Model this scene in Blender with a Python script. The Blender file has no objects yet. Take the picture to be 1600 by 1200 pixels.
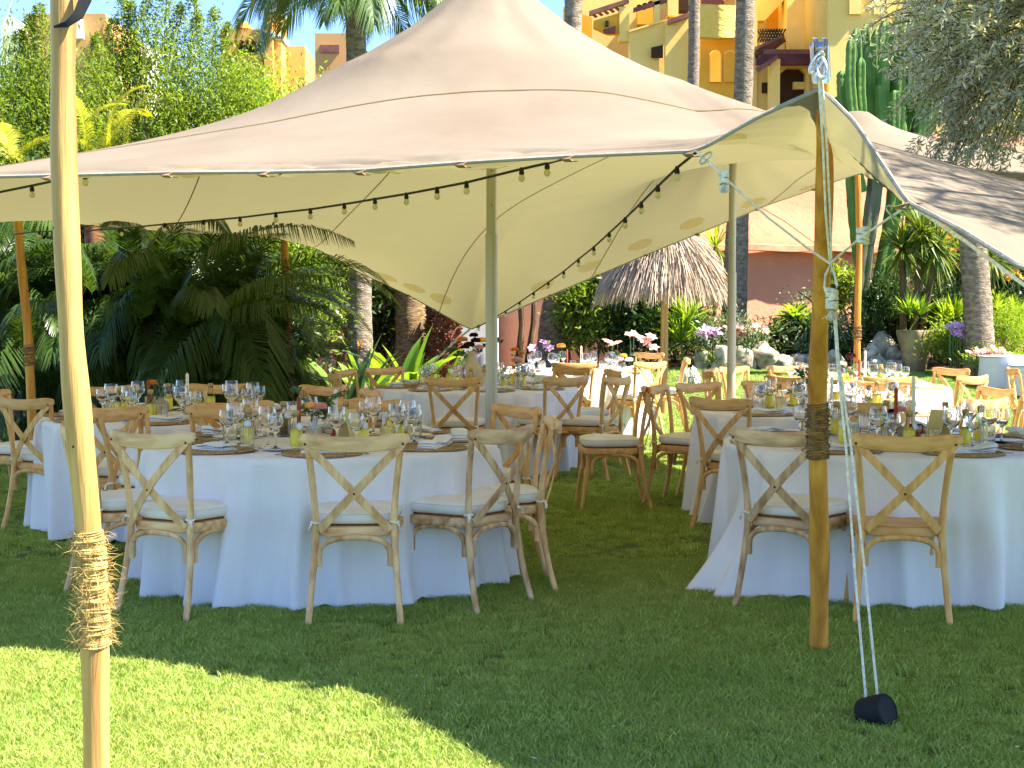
import bpy, bmesh, math, random
import numpy as np
from mathutils import Vector, Matrix, Euler
from mathutils.bvhtree import BVHTree

random.seed(7)
RNG = np.random.default_rng(7)
SC = bpy.context.scene
COL = SC.collection
PI = math.pi

# ------------------------------------------------------------------ camera, sky, sun, exposure
CAM_H, FPX, PITCH = 1.45, 2300.0, math.atan(114 / 2300.0)
cam_d = bpy.data.cameras.new("camera")
cam = bpy.data.objects.new("camera", cam_d)
COL.objects.link(cam)
cam.location = (0, 0, CAM_H)
cam.rotation_euler = (PI / 2 - PITCH, 0, 0)
cam_d.sensor_width = 36
cam_d.lens = 36 * FPX / 1600
cam_d.clip_end = 2000
SC.camera = cam

SUN_DIR = Vector((0.79, -0.13, 1.0)).normalized()          # towards the sun
SUN_EL = math.asin(SUN_DIR.z)
SUN_AZ = math.atan2(SUN_DIR.x, SUN_DIR.y)
world = bpy.data.worlds.new("World")
SC.world = world
world.use_nodes = True
wn = world.node_tree
wn.nodes.clear()
sky = wn.nodes.new("ShaderNodeTexSky")
sky.sky_type = 'NISHITA'
sky.sun_disc = False
sky.sun_elevation = SUN_EL
sky.sun_rotation = SUN_AZ
sky.air_density = 1.0
sky.dust_density = 0.0
sky.ozone_density = 6.0
sky.altitude = 2500
bg = wn.nodes.new("ShaderNodeBackground")
bg.inputs[1].default_value = 0.10
wo = wn.nodes.new("ShaderNodeOutputWorld")
wn.links.new(sky.outputs[0], bg.inputs[0])
wn.links.new(bg.outputs[0], wo.inputs[0])

sun_d = bpy.data.lights.new("sun", 'SUN')
sun_d.energy = 5.0
sun_d.angle = math.radians(0.6)
sun_d.color = (1.0, 0.93, 0.80)
sun = bpy.data.objects.new("sun", sun_d)
COL.objects.link(sun)
sun.rotation_euler = SUN_DIR.to_track_quat('Z', 'Y').to_euler()
sun.location = (6, 0, 12)

SC.view_settings.view_transform = 'Standard'
SC.view_settings.look = 'None'
SC.view_settings.exposure = 2.12
SC.view_settings.gamma = 1
SC.render.film_transparent = False
cy = SC.cycles
cy.use_denoising = True
cy.max_bounces = 10
cy.diffuse_bounces = 4
cy.glossy_bounces = 4
cy.transmission_bounces = 10
cy.transparent_max_bounces = 12
cy.caustics_reflective = False
cy.caustics_refractive = False
cy.sample_clamp_indirect = 6


def at(px, py, Y):
    """the world point seen at photo pixel (px, py) at distance Y"""
    r, u = (px - 800) / FPX, (600 - py) / FPX
    dy = math.cos(PITCH) + u * math.sin(PITCH)
    dz = -math.sin(PITCH) + u * math.cos(PITCH)
    t = Y / dy
    return Vector((r * t, Y, CAM_H + dz * t))


# ------------------------------------------------------------------ helpers
def S(r, g, b):
    f = lambda c: ((c / 255 + 0.055) / 1.055) ** 2.4 if c > 10 else c / 255 / 12.92
    return (f(r), f(g), f(b), 1)


def mat(name, c1, c2=None, scale=5.0, rough=0.7, bump=0.0, bscale=None, stretch=(1, 1, 1), transl=None, tfac=0.3,
        metal=0.0, attr=False, detail=4, ramp=(0.35, 0.65), bdist=0.01, spec=0.3, objrand=0.0, sheen=0):
    m = bpy.data.materials.new(name)
    m.use_nodes = True
    nt = m.node_tree
    n = nt.nodes
    L = nt.links.new
    p = n["Principled BSDF"]
    out = n["Material Output"]
    p.inputs["Roughness"].default_value = rough
    p.inputs["Metallic"].default_value = metal
    p.inputs["Specular IOR Level"].default_value = spec
    p.inputs["Sheen Weight"].default_value = sheen
    tc = n.new("ShaderNodeTexCoord")
    mp = n.new("ShaderNodeMapping")
    mp.inputs["Scale"].default_value = stretch
    L(tc.outputs["Object"], mp.inputs[0])
    col = None
    if c2 is not None:
        mix = n.new("ShaderNodeMix")
        mix.data_type = 'RGBA'
        mix.inputs[6].default_value = c1
        mix.inputs[7].default_value = c2
        if attr:
            at_ = n.new("ShaderNodeAttribute")
            at_.attribute_name = "rnd"
            L(at_.outputs["Fac"], mix.inputs[0])
        else:
            nz = n.new("ShaderNodeTexNoise")
            nz.inputs["Scale"].default_value = scale
            nz.inputs["Detail"].default_value = detail
            rp = n.new("ShaderNodeMapRange")
            rp.inputs[1].default_value, rp.inputs[2].default_value = ramp
            L(mp.outputs[0], nz.inputs["Vector"])
            L(nz.outputs["Fac"], rp.inputs[0])
            L(rp.outputs[0], mix.inputs[0])
        col = mix.outputs[2]
    if objrand:
        oi = n.new("ShaderNodeObjectInfo")
        hs = n.new("ShaderNodeHueSaturation")
        mr = n.new("ShaderNodeMapRange")
        mr.inputs[3].default_value, mr.inputs[4].default_value = 1 - objrand, 1 + objrand
        L(oi.outputs["Random"], mr.inputs[0])
        L(mr.outputs[0], hs.inputs["Value"])
        if col is not None:
            L(col, hs.inputs["Color"])
        else:
            hs.inputs["Color"].default_value = c1
        col = hs.outputs[0]
    if col is not None:
        L(col, p.inputs["Base Color"])
    else:
        p.inputs["Base Color"].default_value = c1
    if bump:
        bn = n.new("ShaderNodeTexNoise")
        bn.inputs["Scale"].default_value = bscale or scale * 4
        bn.inputs["Detail"].default_value = 5
        L(mp.outputs[0], bn.inputs["Vector"])
        bp = n.new("ShaderNodeBump")
        bp.inputs["Strength"].default_value = bump
        bp.inputs["Distance"].default_value = bdist
        L(bn.outputs["Fac"], bp.inputs["Height"])
        L(bp.outputs[0], p.inputs["Normal"])
    if transl is not None:
        tr = n.new("ShaderNodeBsdfTranslucent")
        ms = n.new("ShaderNodeMixShader")
        ms.inputs[0].default_value = tfac
        if transl == 'same' and col is not None:
            g = n.new("ShaderNodeMix"); g.data_type = 'RGBA'; g.blend_type = 'MULTIPLY'
            g.inputs[0].default_value = 1
            g.inputs[7].default_value = (1.9, 1.7, 0.5, 1)
            L(col, g.inputs[6]); L(g.outputs[2], tr.inputs[0])
        elif transl == 'same':
            tr.inputs[0].default_value = c1
        else:
            tr.inputs[0].default_value = transl
        L(p.outputs[0], ms.inputs[1])
        L(tr.outputs[0], ms.inputs[2])
        L(ms.outputs[0], out.inputs[0])
    return m


def glassmat(name, col=(1, 1, 1, 1), rough=0.0, ior=1.45):
    m = bpy.data.materials.new(name)
    m.use_nodes = True
    nt = m.node_tree
    p = nt.nodes["Principled BSDF"]
    p.inputs["Base Color"].default_value = col
    p.inputs["Transmission Weight"].default_value = 1
    p.inputs["Roughness"].default_value = rough
    p.inputs["IOR"].default_value = ior
    return m


class MB:
    """collects shapes and links them as ONE mesh object"""
    def __init__(s):
        s.v, s.f, s.m = [], [], []

    def add(s, vs, fs, mi=0):
        o = len(s.v)
        s.v += [tuple(v) for v in vs]
        s.f += [tuple(i + o for i in f) for f in fs]
        s.m += [mi] * len(fs)
        return s

    def box(s, c, size, rz=0, M=None, mi=0):
        hx, hy, hz = size[0] / 2, size[1] / 2, size[2] / 2
        vs = [Vector((x * hx, y * hy, z * hz)) for x in (-1, 1) for y in (-1, 1) for z in (-1, 1)]
        R = M if M else Matrix.Rotation(rz, 3, 'Z')
        vs = [R @ v + Vector(c) for v in vs]
        return s.add(vs, [(0, 1, 3, 2), (4, 6, 7, 5), (0, 4, 5, 1), (2, 3, 7, 6), (0, 2, 6, 4), (1, 5, 7, 3)], mi)

    def bx(s, x0, y0, z0, x1, y1, z1, mi=0):
        return s.box(((x0 + x1) / 2, (y0 + y1) / 2, (z0 + z1) / 2), (abs(x1 - x0), abs(y1 - y0), abs(z1 - z0)), mi=mi)

    def sweep(s, path, prof, up=(0, 0, 1), cap=True, scale=None, mi=0, closed=False):
        """prof: list of (a, b): a along side vector, b along normal"""
        P = [Vector(p) for p in path]
        n = len(P)
        k = len(prof)
        vs = []
        upv = Vector(up)
        for i in range(n):
            if closed:
                t = P[(i + 1) % n] - P[i - 1]
            else:
                t = P[min(i + 1, n - 1)] - P[max(i - 1, 0)]
            t.normalize()
            a = t.cross(upv)
            if a.length < 1e-4:
                a = t.cross(Vector((0, 1, 0)) if abs(t.y) < .9 else Vector((1, 0, 0)))
            a.normalize()
            b = a.cross(t)
            sc = scale[i] if scale is not None else 1
            for (x, y) in prof:
                vs.append(P[i] + a * x * sc + b * y * sc)
        fs = []
        for i in range(n if closed else n - 1):
            j = (i + 1) % n
            for q in range(k):
                r = (q + 1) % k
                fs.append((i * k + q, i * k + r, j * k + r, j * k + q))
        if cap and not closed:
            fs.append(tuple(range(k - 1, -1, -1)))
            fs.append(tuple((n - 1) * k + q for q in range(k)))
        return s.add(vs, fs, mi)

    def tube(s, path, r, seg=8, up=(0.13, 0.21, 0.97), cap=True, mi=0, closed=False):
        prof = [(math.cos(2 * PI * q / seg), math.sin(2 * PI * q / seg)) for q in range(seg)]
        if not hasattr(r, '__len__'):
            r = [r] * len(path)
        return s.sweep(path, prof, up, cap, r, mi, closed)

    def lathe(s, prof, seg=20, c=(0, 0, 0), mi=0, fr=None, closed=False, phase=0):
        """prof list of (r, z); fr(theta, i) multiplies radius"""
        vs, n = [], len(prof)
        for i, (r, z) in enumerate(prof):
            for q in range(seg):
                th = 2 * PI * q / seg + phase
                rr = r * (fr(th, i) if fr else 1)
                vs.append((c[0] + rr * math.cos(th), c[1] + rr * math.sin(th), c[2] + z))
        fs = []
        for i in range(n - 1 if not closed else n):
            j = (i + 1) % n
            for q in range(seg):
                w = (q + 1) % seg
                fs.append((i * seg + q, i * seg + w, j * seg + w, j * seg + q))
        if not closed:
            fs.append(tuple(range(seg - 1, -1, -1)))
            fs.append(tuple((n - 1) * seg + q for q in range(seg)))
        return s.add(vs, fs, mi)

    def quad(s, a, b, c, d, mi=0):
        return s.add([a, b, c, d], [(0, 1, 2, 3)], mi)

    def mesh(s, name, mats, smooth=True, angle=40):
        me = bpy.data.meshes.new(name)
        me.from_pydata(s.v, [], s.f)
        for mm in (mats if isinstance(mats, (list, tuple)) else [mats]):
            me.materials.append(mm)
        if any(s.m):
            me.polygons.foreach_set("material_index", s.m)
        if smooth:
            me.polygons.foreach_set("use_smooth", [True] * len(me.polygons))
            try:
                me.set_sharp_from_angle(angle=math.radians(angle))
            except Exception:
                pass
        me.update()
        return me

    def build(s, name, mats, parent=None, loc=None, smooth=True, angle=40):
        return link(name, s.mesh(name, mats, smooth, angle), parent, loc)


def link(name, me, parent=None, loc=None, rot=None, scale=None):
    o = bpy.data.objects.new(name, me)
    COL.objects.link(o)
    if parent is not None:
        o.parent = parent
    if loc is not None:
        o.location = loc
    if rot is not None:
        o.rotation_euler = rot
    if scale is not None:
        o.scale = scale if hasattr(scale, '__len__') else (scale,) * 3
    return o


def empty(name, loc=(0, 0, 0), rz=0, rot=None):
    o = bpy.data.objects.new(name, None)
    o.empty_display_size = 0.2
    COL.objects.link(o)
    o.location = loc
    o.rotation_euler = rot if rot is not None else (0, 0, rz)
    return o


def tag(o, label=None, cat=None, group=None, kind=None):
    if label: o['label'] = label
    if cat: o['category'] = cat
    if group: o['group'] = group
    if kind: o['kind'] = kind
    return o


def copy_tree(o, parent=None):
    c = o.copy()
    COL.objects.link(c)
    c.parent = parent
    for ch in KIDS(o):
        copy_tree(ch, c)
    return c


_kid_cache = {}
def KIDS(o):
    k = o.name
    if k not in _kid_cache:
        _kid_cache[k] = list(o.children)
    return _kid_cache[k]


def fastmesh(name, V, F, material, rnd=None, smooth=False):
    """V (n,3) floats, F (m,k) ints, rnd (m,) per-face value"""
    V = np.asarray(V, dtype=np.float32)
    F = np.asarray(F, dtype=np.int32)
    me = bpy.data.meshes.new(name)
    me.vertices.add(len(V))
    me.vertices.foreach_set("co", V.ravel())
    k = F.shape[1]
    me.loops.add(F.size)
    me.loops.foreach_set("vertex_index", F.ravel())
    me.polygons.add(len(F))
    me.polygons.foreach_set("loop_start", np.arange(0, F.size, k, dtype=np.int32))
    try:
        me.polygons.foreach_set("loop_total", np.full(len(F), k, dtype=np.int32))
    except Exception:
        pass
    if smooth:
        me.polygons.foreach_set("use_smooth", np.ones(len(F), dtype=bool))
    for mm in (material if isinstance(material, (list, tuple)) else [material]):
        me.materials.append(mm)
    if rnd is not None:
        a = me.attributes.new("rnd", 'FLOAT', 'FACE')
        a.data.foreach_set("value", np.asarray(rnd, dtype=np.float32))
    me.update(calc_edges=True)
    return me


def unit(a):
    return a / np.maximum(np.linalg.norm(a, axis=1, keepdims=True), 1e-6)


def leaf_quads(C, D, L, W, up_bias=0.5, fold=0.25):
    """one folded diamond per leaf: C base centres, D directions, L length, W width"""
    n = len(C)
    D = unit(D)
    R = RNG.normal(size=(n, 3))
    R[:, 2] += up_bias * 2
    side = unit(np.cross(D, unit(R)))
    nrm = np.cross(side, D)
    L = np.broadcast_to(np.asarray(L, dtype=float).reshape(-1, 1), (n, 1))
    W = np.broadcast_to(np.asarray(W, dtype=float).reshape(-1, 1), (n, 1))
    a = C
    mid = C + D * L * 0.5
    b = mid + side * W * 0.5 + nrm * W * fold
    t = C + D * L - nrm * L * 0.08
    d = mid - side * W * 0.5 + nrm * W * fold
    V = np.stack([a, b, t, d], axis=1).reshape(-1, 3)
    F = np.arange(n * 4).reshape(n, 4)
    return V, F


def clumpy(n, c, rad, k=40, spread=0.28, shell=0.55, pw=1.0):
    """leaf centres gathered in clumps spread through an ellipsoid"""
    c, rad = np.array(c, float), np.array(rad, float)
    u = unit(RNG.normal(size=(k, 3)))
    rr = (shell + (1 - shell) * RNG.random((k, 1))) ** pw
    rr *= 0.8 + 0.35 * RNG.random((k, 1))
    K = c + u * rr * rad
    idx = RNG.integers(0, k, n)
    size = (0.5 + RNG.random(k))[idx].reshape(-1, 1)
    P = K[idx] + RNG.normal(size=(n, 3)) * rad * spread * size
    out = unit(P - c)
    return P, out, K


def add_rnd(n):
    return RNG.random(n)

# ------------------------------------------------------------------ materials
M = {}
M['soil'] = mat('soil', S(92, 66, 46), S(60, 44, 30), 8, .95, .6)
M['turf'] = mat('turf', (.12, .18, .035, 1), (.07, .11, .022, 1), 1.3, .95, .5, 60)
M['blade'] = mat('grass_blade', (.15, .28, .03, 1), (.64, .71, .22, 1), attr=True, rough=.7, spec=.15, transl=(.42, .54, .06, 1), tfac=.35)
def vary_blades(m):
    nt = m.node_tree
    n, L = nt.nodes, nt.links.new
    p = n["Principled BSDF"]
    src = p.inputs["Base Color"].links[0].from_socket
    g = n.new("ShaderNodeNewGeometry")
    last = src
    for sc_, lo, hi, colr, amt in ((1.1, .45, .7, (.50, .50, .13, 1), .45), (.5, .5, .7, (.10, .26, .03, 1), .5), (7.0, .52, .75, (.56, .50, .20, 1), .45)):
        nz = n.new("ShaderNodeTexNoise"); nz.inputs["Scale"].default_value = sc_; nz.inputs["Detail"].default_value = 3
        mr = n.new("ShaderNodeMapRange"); mr.inputs[1].default_value, mr.inputs[2].default_value, mr.inputs[4].default_value = lo, hi, amt
        mx = n.new("ShaderNodeMix"); mx.data_type = 'RGBA'; mx.inputs[7].default_value = colr
        L(g.outputs["Position"], nz.inputs["Vector"]); L(nz.outputs["Fac"], mr.inputs[0]); L(mr.outputs[0], mx.inputs[0]); L(last, mx.inputs[6])
        last = mx.outputs[2]
    oi = n.new("ShaderNodeObjectInfo"); hs = n.new("ShaderNodeHueSaturation"); mr = n.new("ShaderNodeMapRange")
    mr.inputs[3].default_value, mr.inputs[4].default_value = .72, 1.3
    L(oi.outputs["Random"], mr.inputs[0]); L(mr.outputs[0], hs.inputs["Value"]); L(last, hs.inputs["Color"]); L(hs.outputs[0], p.inputs["Base Color"])
vary_blades(M['blade'])
M['canvas'] = mat('canvas', (.375, .305, .24, 1), (.30, .235, .18, 1), 1.1, .85, .5, 3.5, detail=9, ramp=(.3, .7), transl=(.218, .194, .086, 1), tfac=.45, spec=.15, bdist=.02)
M['hem'] = mat('canvas_hem', (.36, .31, .26, 1), (.30, .26, .21, 1), 30, .85, .3, 60, spec=.2)
M['patch'] = mat('canvas_patch', (.5, .44, .32, 1), (.42, .36, .26, 1), 4, rough=.85, transl=(.95, .88, .66, 1), tfac=.85)
M['seam'] = mat('canvas_seam', (.34, .28, .20, 1), (.30, .25, .18, 1), 9, rough=.9, transl=(.6, .54, .36, 1), tfac=.6)
M['pole_wood'] = mat('pole_wood', S(226, 162, 64), S(158, 94, 30), 12, .6, .8, 50, stretch=(1.5, 1.5, .10), spec=.4, ramp=(.3, .7), bdist=.006)
M['pole_pale'] = mat('pale_pole_wood', S(206, 162, 96), S(134, 88, 42), 12, .55, .8, 50, stretch=(1.6, 1.6, .08), spec=.45, ramp=(.35, .75), bdist=.006)
M['knot'] = mat('wood_knot', S(70, 40, 18), rough=.8)
M['rope_white'] = mat('white_rope', S(244, 236, 222), S(206, 200, 190), 60, .8, .6, 160, bdist=.003)
M['twine'] = mat('sisal_twine', S(214, 182, 116), S(160, 126, 72), 40, .95, .4, 120)
M['twine_dark'] = mat('old_twine', S(150, 118, 78), S(104, 78, 48), 40, .95, .4, 120)
M['alu'] = mat('aluminium_pole', S(186, 176, 156), S(160, 150, 130), 3, .45, .05, metal=.3, stretch=(1, 1, .2), spec=.5)
M['steel'] = mat('galvanised_steel', S(205, 208, 212), S(160, 165, 172), 9, .3, .1, metal=.9, spec=.5)
M['black_rubber'] = mat('black_rubber', (.006, .007, .009, 1), (.012, .013, .016, 1), 5, .75, .1, spec=.3)
M['black_plastic'] = mat('black_plastic', (.012, .011, .012, 1), rough=.5)
M['bulb'] = mat('frosted_bulb', S(235, 225, 200), rough=.12, transl=(.9, .85, .7, 1), tfac=.5, spec=.6)
M['webbing'] = mat('webbing', S(176, 146, 120), S(150, 120, 98), 30, .9)

# ------------------------------------------------------------------ ground
def smooth(a, b, x):
    t = np.clip((x - a) / (b - a), 0, 1)
    return t * t * (3 - 2 * t)


def ground_z(x, y):
    """flat lawn that rises gently to the planted bank at the back"""
    x, y = np.asarray(x, float), np.asarray(y, float)
    right = smooth(0.5, 3.0, x)
    z = 0.56 * smooth(16.5, 24, y) * right + 0.20 * smooth(17, 24, y) * (1 - right)
    return z


def gz(x, y):
    return float(ground_z(x, y))


BED_Y = 22.6                                       # where the lawn stops and the bed begins


def bed_edge(x):
    return 23.3 + 0.5 * np.sin(x * .9) - smooth(1.5, -2.5, x) * 2.4 - smooth(-2.2, -4.0, x) * 4.2


xs = np.concatenate([[-600, -200, -60, -25], np.linspace(-16, 16, 97), [25, 60, 200, 600]])
ys = np.concatenate([[-600, -150, -30, -8], np.linspace(0, 44, 111), [60, 100, 250, 900]])
X, Y = np.meshgrid(xs, ys)
V = np.stack([X, Y, ground_z(X, Y)], -1).reshape(-1, 3)
nx = len(xs)
F, in_bed = [], []
for j in range(len(ys) - 1):
    for i in range(nx - 1):
        F.append((j * nx + i, j * nx + i + 1, (j + 1) * nx + i + 1, (j + 1) * nx + i))
me = fastmesh('lawn', V, F, [M['turf']], smooth=True)
tag(link('lawn', me), kind='structure')

# soil bed sheet 4 mm above the lawn
xs2 = np.linspace(-20, 22, 169)
rows = 14
V, F = [], []
for j in range(rows):
    for x in xs2:
        e = float(bed_edge(x)) + .12 * math.sin(x * 5.3) + .06 * math.sin(x * 13.1)
        y = e + (44 - e) * (j / (rows - 1)) ** 1.6
        V.append((x, y, gz(x, y) + .006 + .05 * min(1, j)))
n2 = len(xs2)
for j in range(rows - 1):
    for i in range(n2 - 1):
        F.append((j * n2 + i, j * n2 + i + 1, (j + 1) * n2 + i + 1, (j + 1) * n2 + i))
tag(link('garden_bed', fastmesh('garden_bed', V, F, [M['soil']], smooth=True)), kind='structure')

# grass: tufts of short blades standing on the lawn
def tuft_mesh(name, nb, rad, h, w, seed):
    r = np.random.default_rng(seed)
    V, F, rn = [], [], []
    for k in range(nb):
        a, d = r.random() * 2 * PI, rad * math.sqrt(r.random())
        bx_, by_ = d * math.cos(a), d * math.sin(a)
        lean = r.normal(0, .45, 2) * h
        hh = h * (.55 + .7 * r.random())
        t = r.random() * PI
        sx, sy = math.cos(t) * w / 2, math.sin(t) * w / 2
        o = len(V)
        V += [(bx_ - sx, by_ - sy, -.004), (bx_ + sx, by_ + sy, -.004),
              (bx_ + lean[0] * .4 + sx * .8, by_ + lean[1] * .4 + sy * .8, hh * .6), (bx_ + lean[0] * .4 - sx * .8, by_ + lean[1] * .4 - sy * .8, hh * .6)]
        F.append((o, o + 1, o + 2, o + 3))
        V += [(bx_ + lean[0] * 1.25, by_ + lean[1] * 1.25, hh * .95), (bx_ + lean[0] * 1.2 + .0006, by_ + lean[1] * 1.2, hh * .94)]
        F.append((o + 3, o + 2, o + 4, o + 5))
        q = r.random()
        rn += [q, min(1, q + .15)]
    return fastmesh(name, V, F, [M['blade']], rn)


def scatter_group(name, proto, P, R, Sc):
    n = len(P)
    me = bpy.data.meshes.new(name + '_points')
    me.vertices.add(n)
    me.vertices.foreach_set("co", np.asarray(P, np.float32).ravel())
    a = me.attributes.new("rot", 'FLOAT_VECTOR', 'POINT')
    a.data.foreach_set("vector", np.asarray(R, np.float32).ravel())
    a = me.attributes.new("sc", 'FLOAT', 'POINT')
    a.data.foreach_set("value", np.asarray(Sc, np.float32))
    o = link(name, me)
    g = bpy.data.node_groups.new(name, 'GeometryNodeTree')
    g.interface.new_socket("Geometry", in_out='INPUT', socket_type='NodeSocketGeometry')
    g.interface.new_socket("Geometry", in_out='OUTPUT', socket_type='NodeSocketGeometry')
    gi, go = g.nodes.new("NodeGroupInput"), g.nodes.new("NodeGroupOutput")
    iop = g.nodes.new("GeometryNodeInstanceOnPoints")
    oi = g.nodes.new("GeometryNodeObjectInfo")
    oi.inputs["Object"].default_value = proto
    oi.inputs["As Instance"].default_value = True
    ra = g.nodes.new("GeometryNodeInputNamedAttribute"); ra.data_type = 'FLOAT_VECTOR'; ra.inputs[0].default_value = "rot"
    sa = g.nodes.new("GeometryNodeInputNamedAttribute"); sa.data_type = 'FLOAT'; sa.inputs[0].default_value = "sc"
    l = g.links.new
    l(gi.outputs[0], iop.inputs["Points"])
    l(oi.outputs["Geometry"], iop.inputs["Instance"])
    l(ra.outputs["Attribute"], iop.inputs["Rotation"])
    l(sa.outputs["Attribute"], iop.inputs["Scale"])
    l(iop.outputs[0], go.inputs[0])
    md = o.modifiers.new("scatter", 'NODES')
    md.node_group = g
    return o


def lawn_points(n, y0, y1, wide):
    y = y0 + (y1 - y0) * RNG.random(n) ** .8
    x = (RNG.random(n) * 2 - 1) * (y * wide + .5)
    keep = y < bed_edge(x) - .05
    x, y = x[keep], y[keep]
    return np.stack([x, y, ground_z(x, y)], 1)


for k, (nb, rad, h, w, npts, y0, y1, wd) in enumerate([
        (38, .05, .030, .0044, 38000, 3.0, 8.5, .58), (38, .055, .028, .0052, 26000, 7.5, 15, .52),
        (40, .07, .030, .0075, 22000, 14, 24.5, .5)]):
    tm = tuft_mesh('grass_tuft', nb, rad, h, w, 40 + k)
    pr = link('grass_tuft', tm, loc=(-1.2 + .9 * k, 5.1 + .3 * k, 0))
    tag(pr, kind='stuff')
    P = lawn_points(npts, y0, y1, wd)
    n = len(P)
    R = np.stack([RNG.normal(0, .08, n), RNG.normal(0, .08, n), RNG.random(n) * 2 * PI], 1)
    # mown unevenly: height drifts in soft patches
    hs = .85 + .25 * np.sin(P[:, 0] * 2.1 + np.sin(P[:, 1] * 1.7)) * np.sin(P[:, 1] * 1.3) + RNG.normal(0, .12, n)
    tag(scatter_group('grass', pr, P, R, np.clip(hs, .5, 1.4)), kind='stuff')

# ------------------------------------------------------------------ stretch tent
def poly(pts):
    P = np.array([tuple(at(*p)) if len(p) == 3 else p[:3] for p in pts], float)
    return P


def resample(P, n, smooth_it=0):
    d = np.concatenate([[0], np.cumsum(np.linalg.norm(np.diff(P, axis=0), axis=1))])
    t = np.linspace(0, d[-1], n)
    Q = np.stack([np.interp(t, d, P[:, k]) for k in range(3)], 1)
    for _ in range(smooth_it):
        Q[1:-1] = Q[1:-1] * .5 + (Q[:-2] + Q[2:]) * .25
    return Q


NU, NV = 150, 100
front = [(-560, 300, 7.00), (-250, 285, 6.70), (0, 276, 6.40), (265, 270, 6.20), (410, 269, 6.10), (565, 266, 5.95), (722, 254, 5.80),
         (895, 244, 5.65), (1090, 236, 5.40), (1185, 182, 5.35), (1283, 138, 5.30), (1335, 190, 5.10), (1380, 258, 4.80),
         (1418, 316, 4.60), (1505, 361, 4.30), (1600, 420, 4.00), (3.3, 3.1, .9, 0)]
rear = [(-420, 400, 12.0), (-150, 372, 12.3), (25, 337, 12.6), (140, 352, 13), (300, 365, 14.5), (445, 372, 15.5), (495, 388, 15.7),
        (560, 425, 16), (640, 462, 16.2), (735, 515, 16.5), (820, 478, 16.3), (1000, 402, 15.7), (1200, 320, 15.2), (1335, 273, 15)]
right = [(3.3, 3.1, .9, 0), (3.75, 5.3, 1.38, 0), (3.9, 8.5, 2.1, 0), (3.85, 12, 2.8, 0), (1335, 273, 15)]
Fp, Rp = resample(poly(front), NU), resample(poly(rear), NU)
# make the front parameter finer: exact control points matter more than equal spacing
Lp, Gp = np.linspace(Fp[0], Rp[0], NV), resample(poly(right), NV)
u = np.linspace(0, 1, NU)[:, None, None]
v = np.linspace(0, 1, NV)[None, :, None]
T = ((1 - v) * Fp[:, None] + v * Rp[:, None] + (1 - u) * Lp[None] + u * Gp[None]
     - ((1 - u) * (1 - v) * Fp[0] + u * (1 - v) * Fp[-1] + (1 - u) * v * Rp[0] + u * v * Rp[-1]))
POLE1 = np.array([(768 - 800) / FPX * 9.1, 9.1, 3.50])
POLE2 = np.array([(1143 - 800) / FPX * 14.0, 14.0, 3.30])
# a wide spreader cap carries the fabric round each post: height against distance from the post
PROF = ([0, .12, .5, .8, 1.0, 1.2], [0, -.02, -.34, -.53, -.63, -.72])
PINS = [(POLE1, 1.0), (POLE2, .35), (np.array([2.85, 12.3, 3.12]), .15)]
Z = T[:, :, 2].copy()
pm = np.zeros(Z.shape, bool)
pz = np.zeros(Z.shape)
for c, r in PINS:
    d = np.hypot(T[:, :, 0] - c[0], T[:, :, 1] - c[1])
    m_ = d < r
    pm |= m_
    pz = np.where(m_, c[2] + np.interp(d, *PROF), pz)
pz0 = pz[pm]
# metric weights of the (non-square) grid
du = np.linalg.norm(np.diff(T[:, :, :2], axis=0), axis=2)
dv = np.linalg.norm(np.diff(T[:, :, :2], axis=1), axis=2)
wu, wv = 1 / np.maximum(du, 1e-3) ** 2, 1 / np.maximum(dv, 1e-3) ** 2
Z[pm] = pz0
LOAD = .006
for it in range(5000):
    a, b = wu[:-1, 1:-1], wu[1:, 1:-1]
    c, d = wv[1:-1, :-1], wv[1:-1, 1:]
    new = (a * Z[:-2, 1:-1] + b * Z[2:, 1:-1] + c * Z[1:-1, :-2] + d * Z[1:-1, 2:]) / (a + b + c + d) + LOAD / (a + b + c + d)
    Z[1:-1, 1:-1] += 1.0 * (new - Z[1:-1, 1:-1])
    Z[pm] = pz0
T[:, :, 2] = Z
# finer rows near the front edge, where the stretched cloth wrinkles
vv = np.linspace(0, 1, 190) ** 1.7 * (NV - 1)
j0 = np.minimum(vv.astype(int), NV - 2)
fr_ = (vv - j0)[None, :, None]
T = T[:, j0] * (1 - fr_) + T[:, j0 + 1] * fr_
NV = 190
ui = np.linspace(0, NU - 1, 460)
i0_ = np.minimum(ui.astype(int), NU - 2)
fu_ = (ui - i0_)[:, None, None]
T = T[i0_] * (1 - fu_) + T[i0_ + 1] * fu_
NU = 460
dist = np.concatenate([np.zeros((NU, 1)), np.cumsum(np.linalg.norm(np.diff(T, axis=1), axis=2), axis=1)], 1)
arc = np.concatenate([[0], np.cumsum(np.linalg.norm(np.diff(T[:, 0], axis=0), axis=1))])[:, None]
wr = np.zeros((NU, NV))
rw = np.random.default_rng(3)
CLIPS = [(70, 272, 6.35), (265, 270, 6.2), (410, 269, 6.1), (565, 266, 5.95), (722, 254, 5.8), (895, 244, 5.65), (1090, 236, 5.4), (1418, 316, 4.6)]
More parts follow.
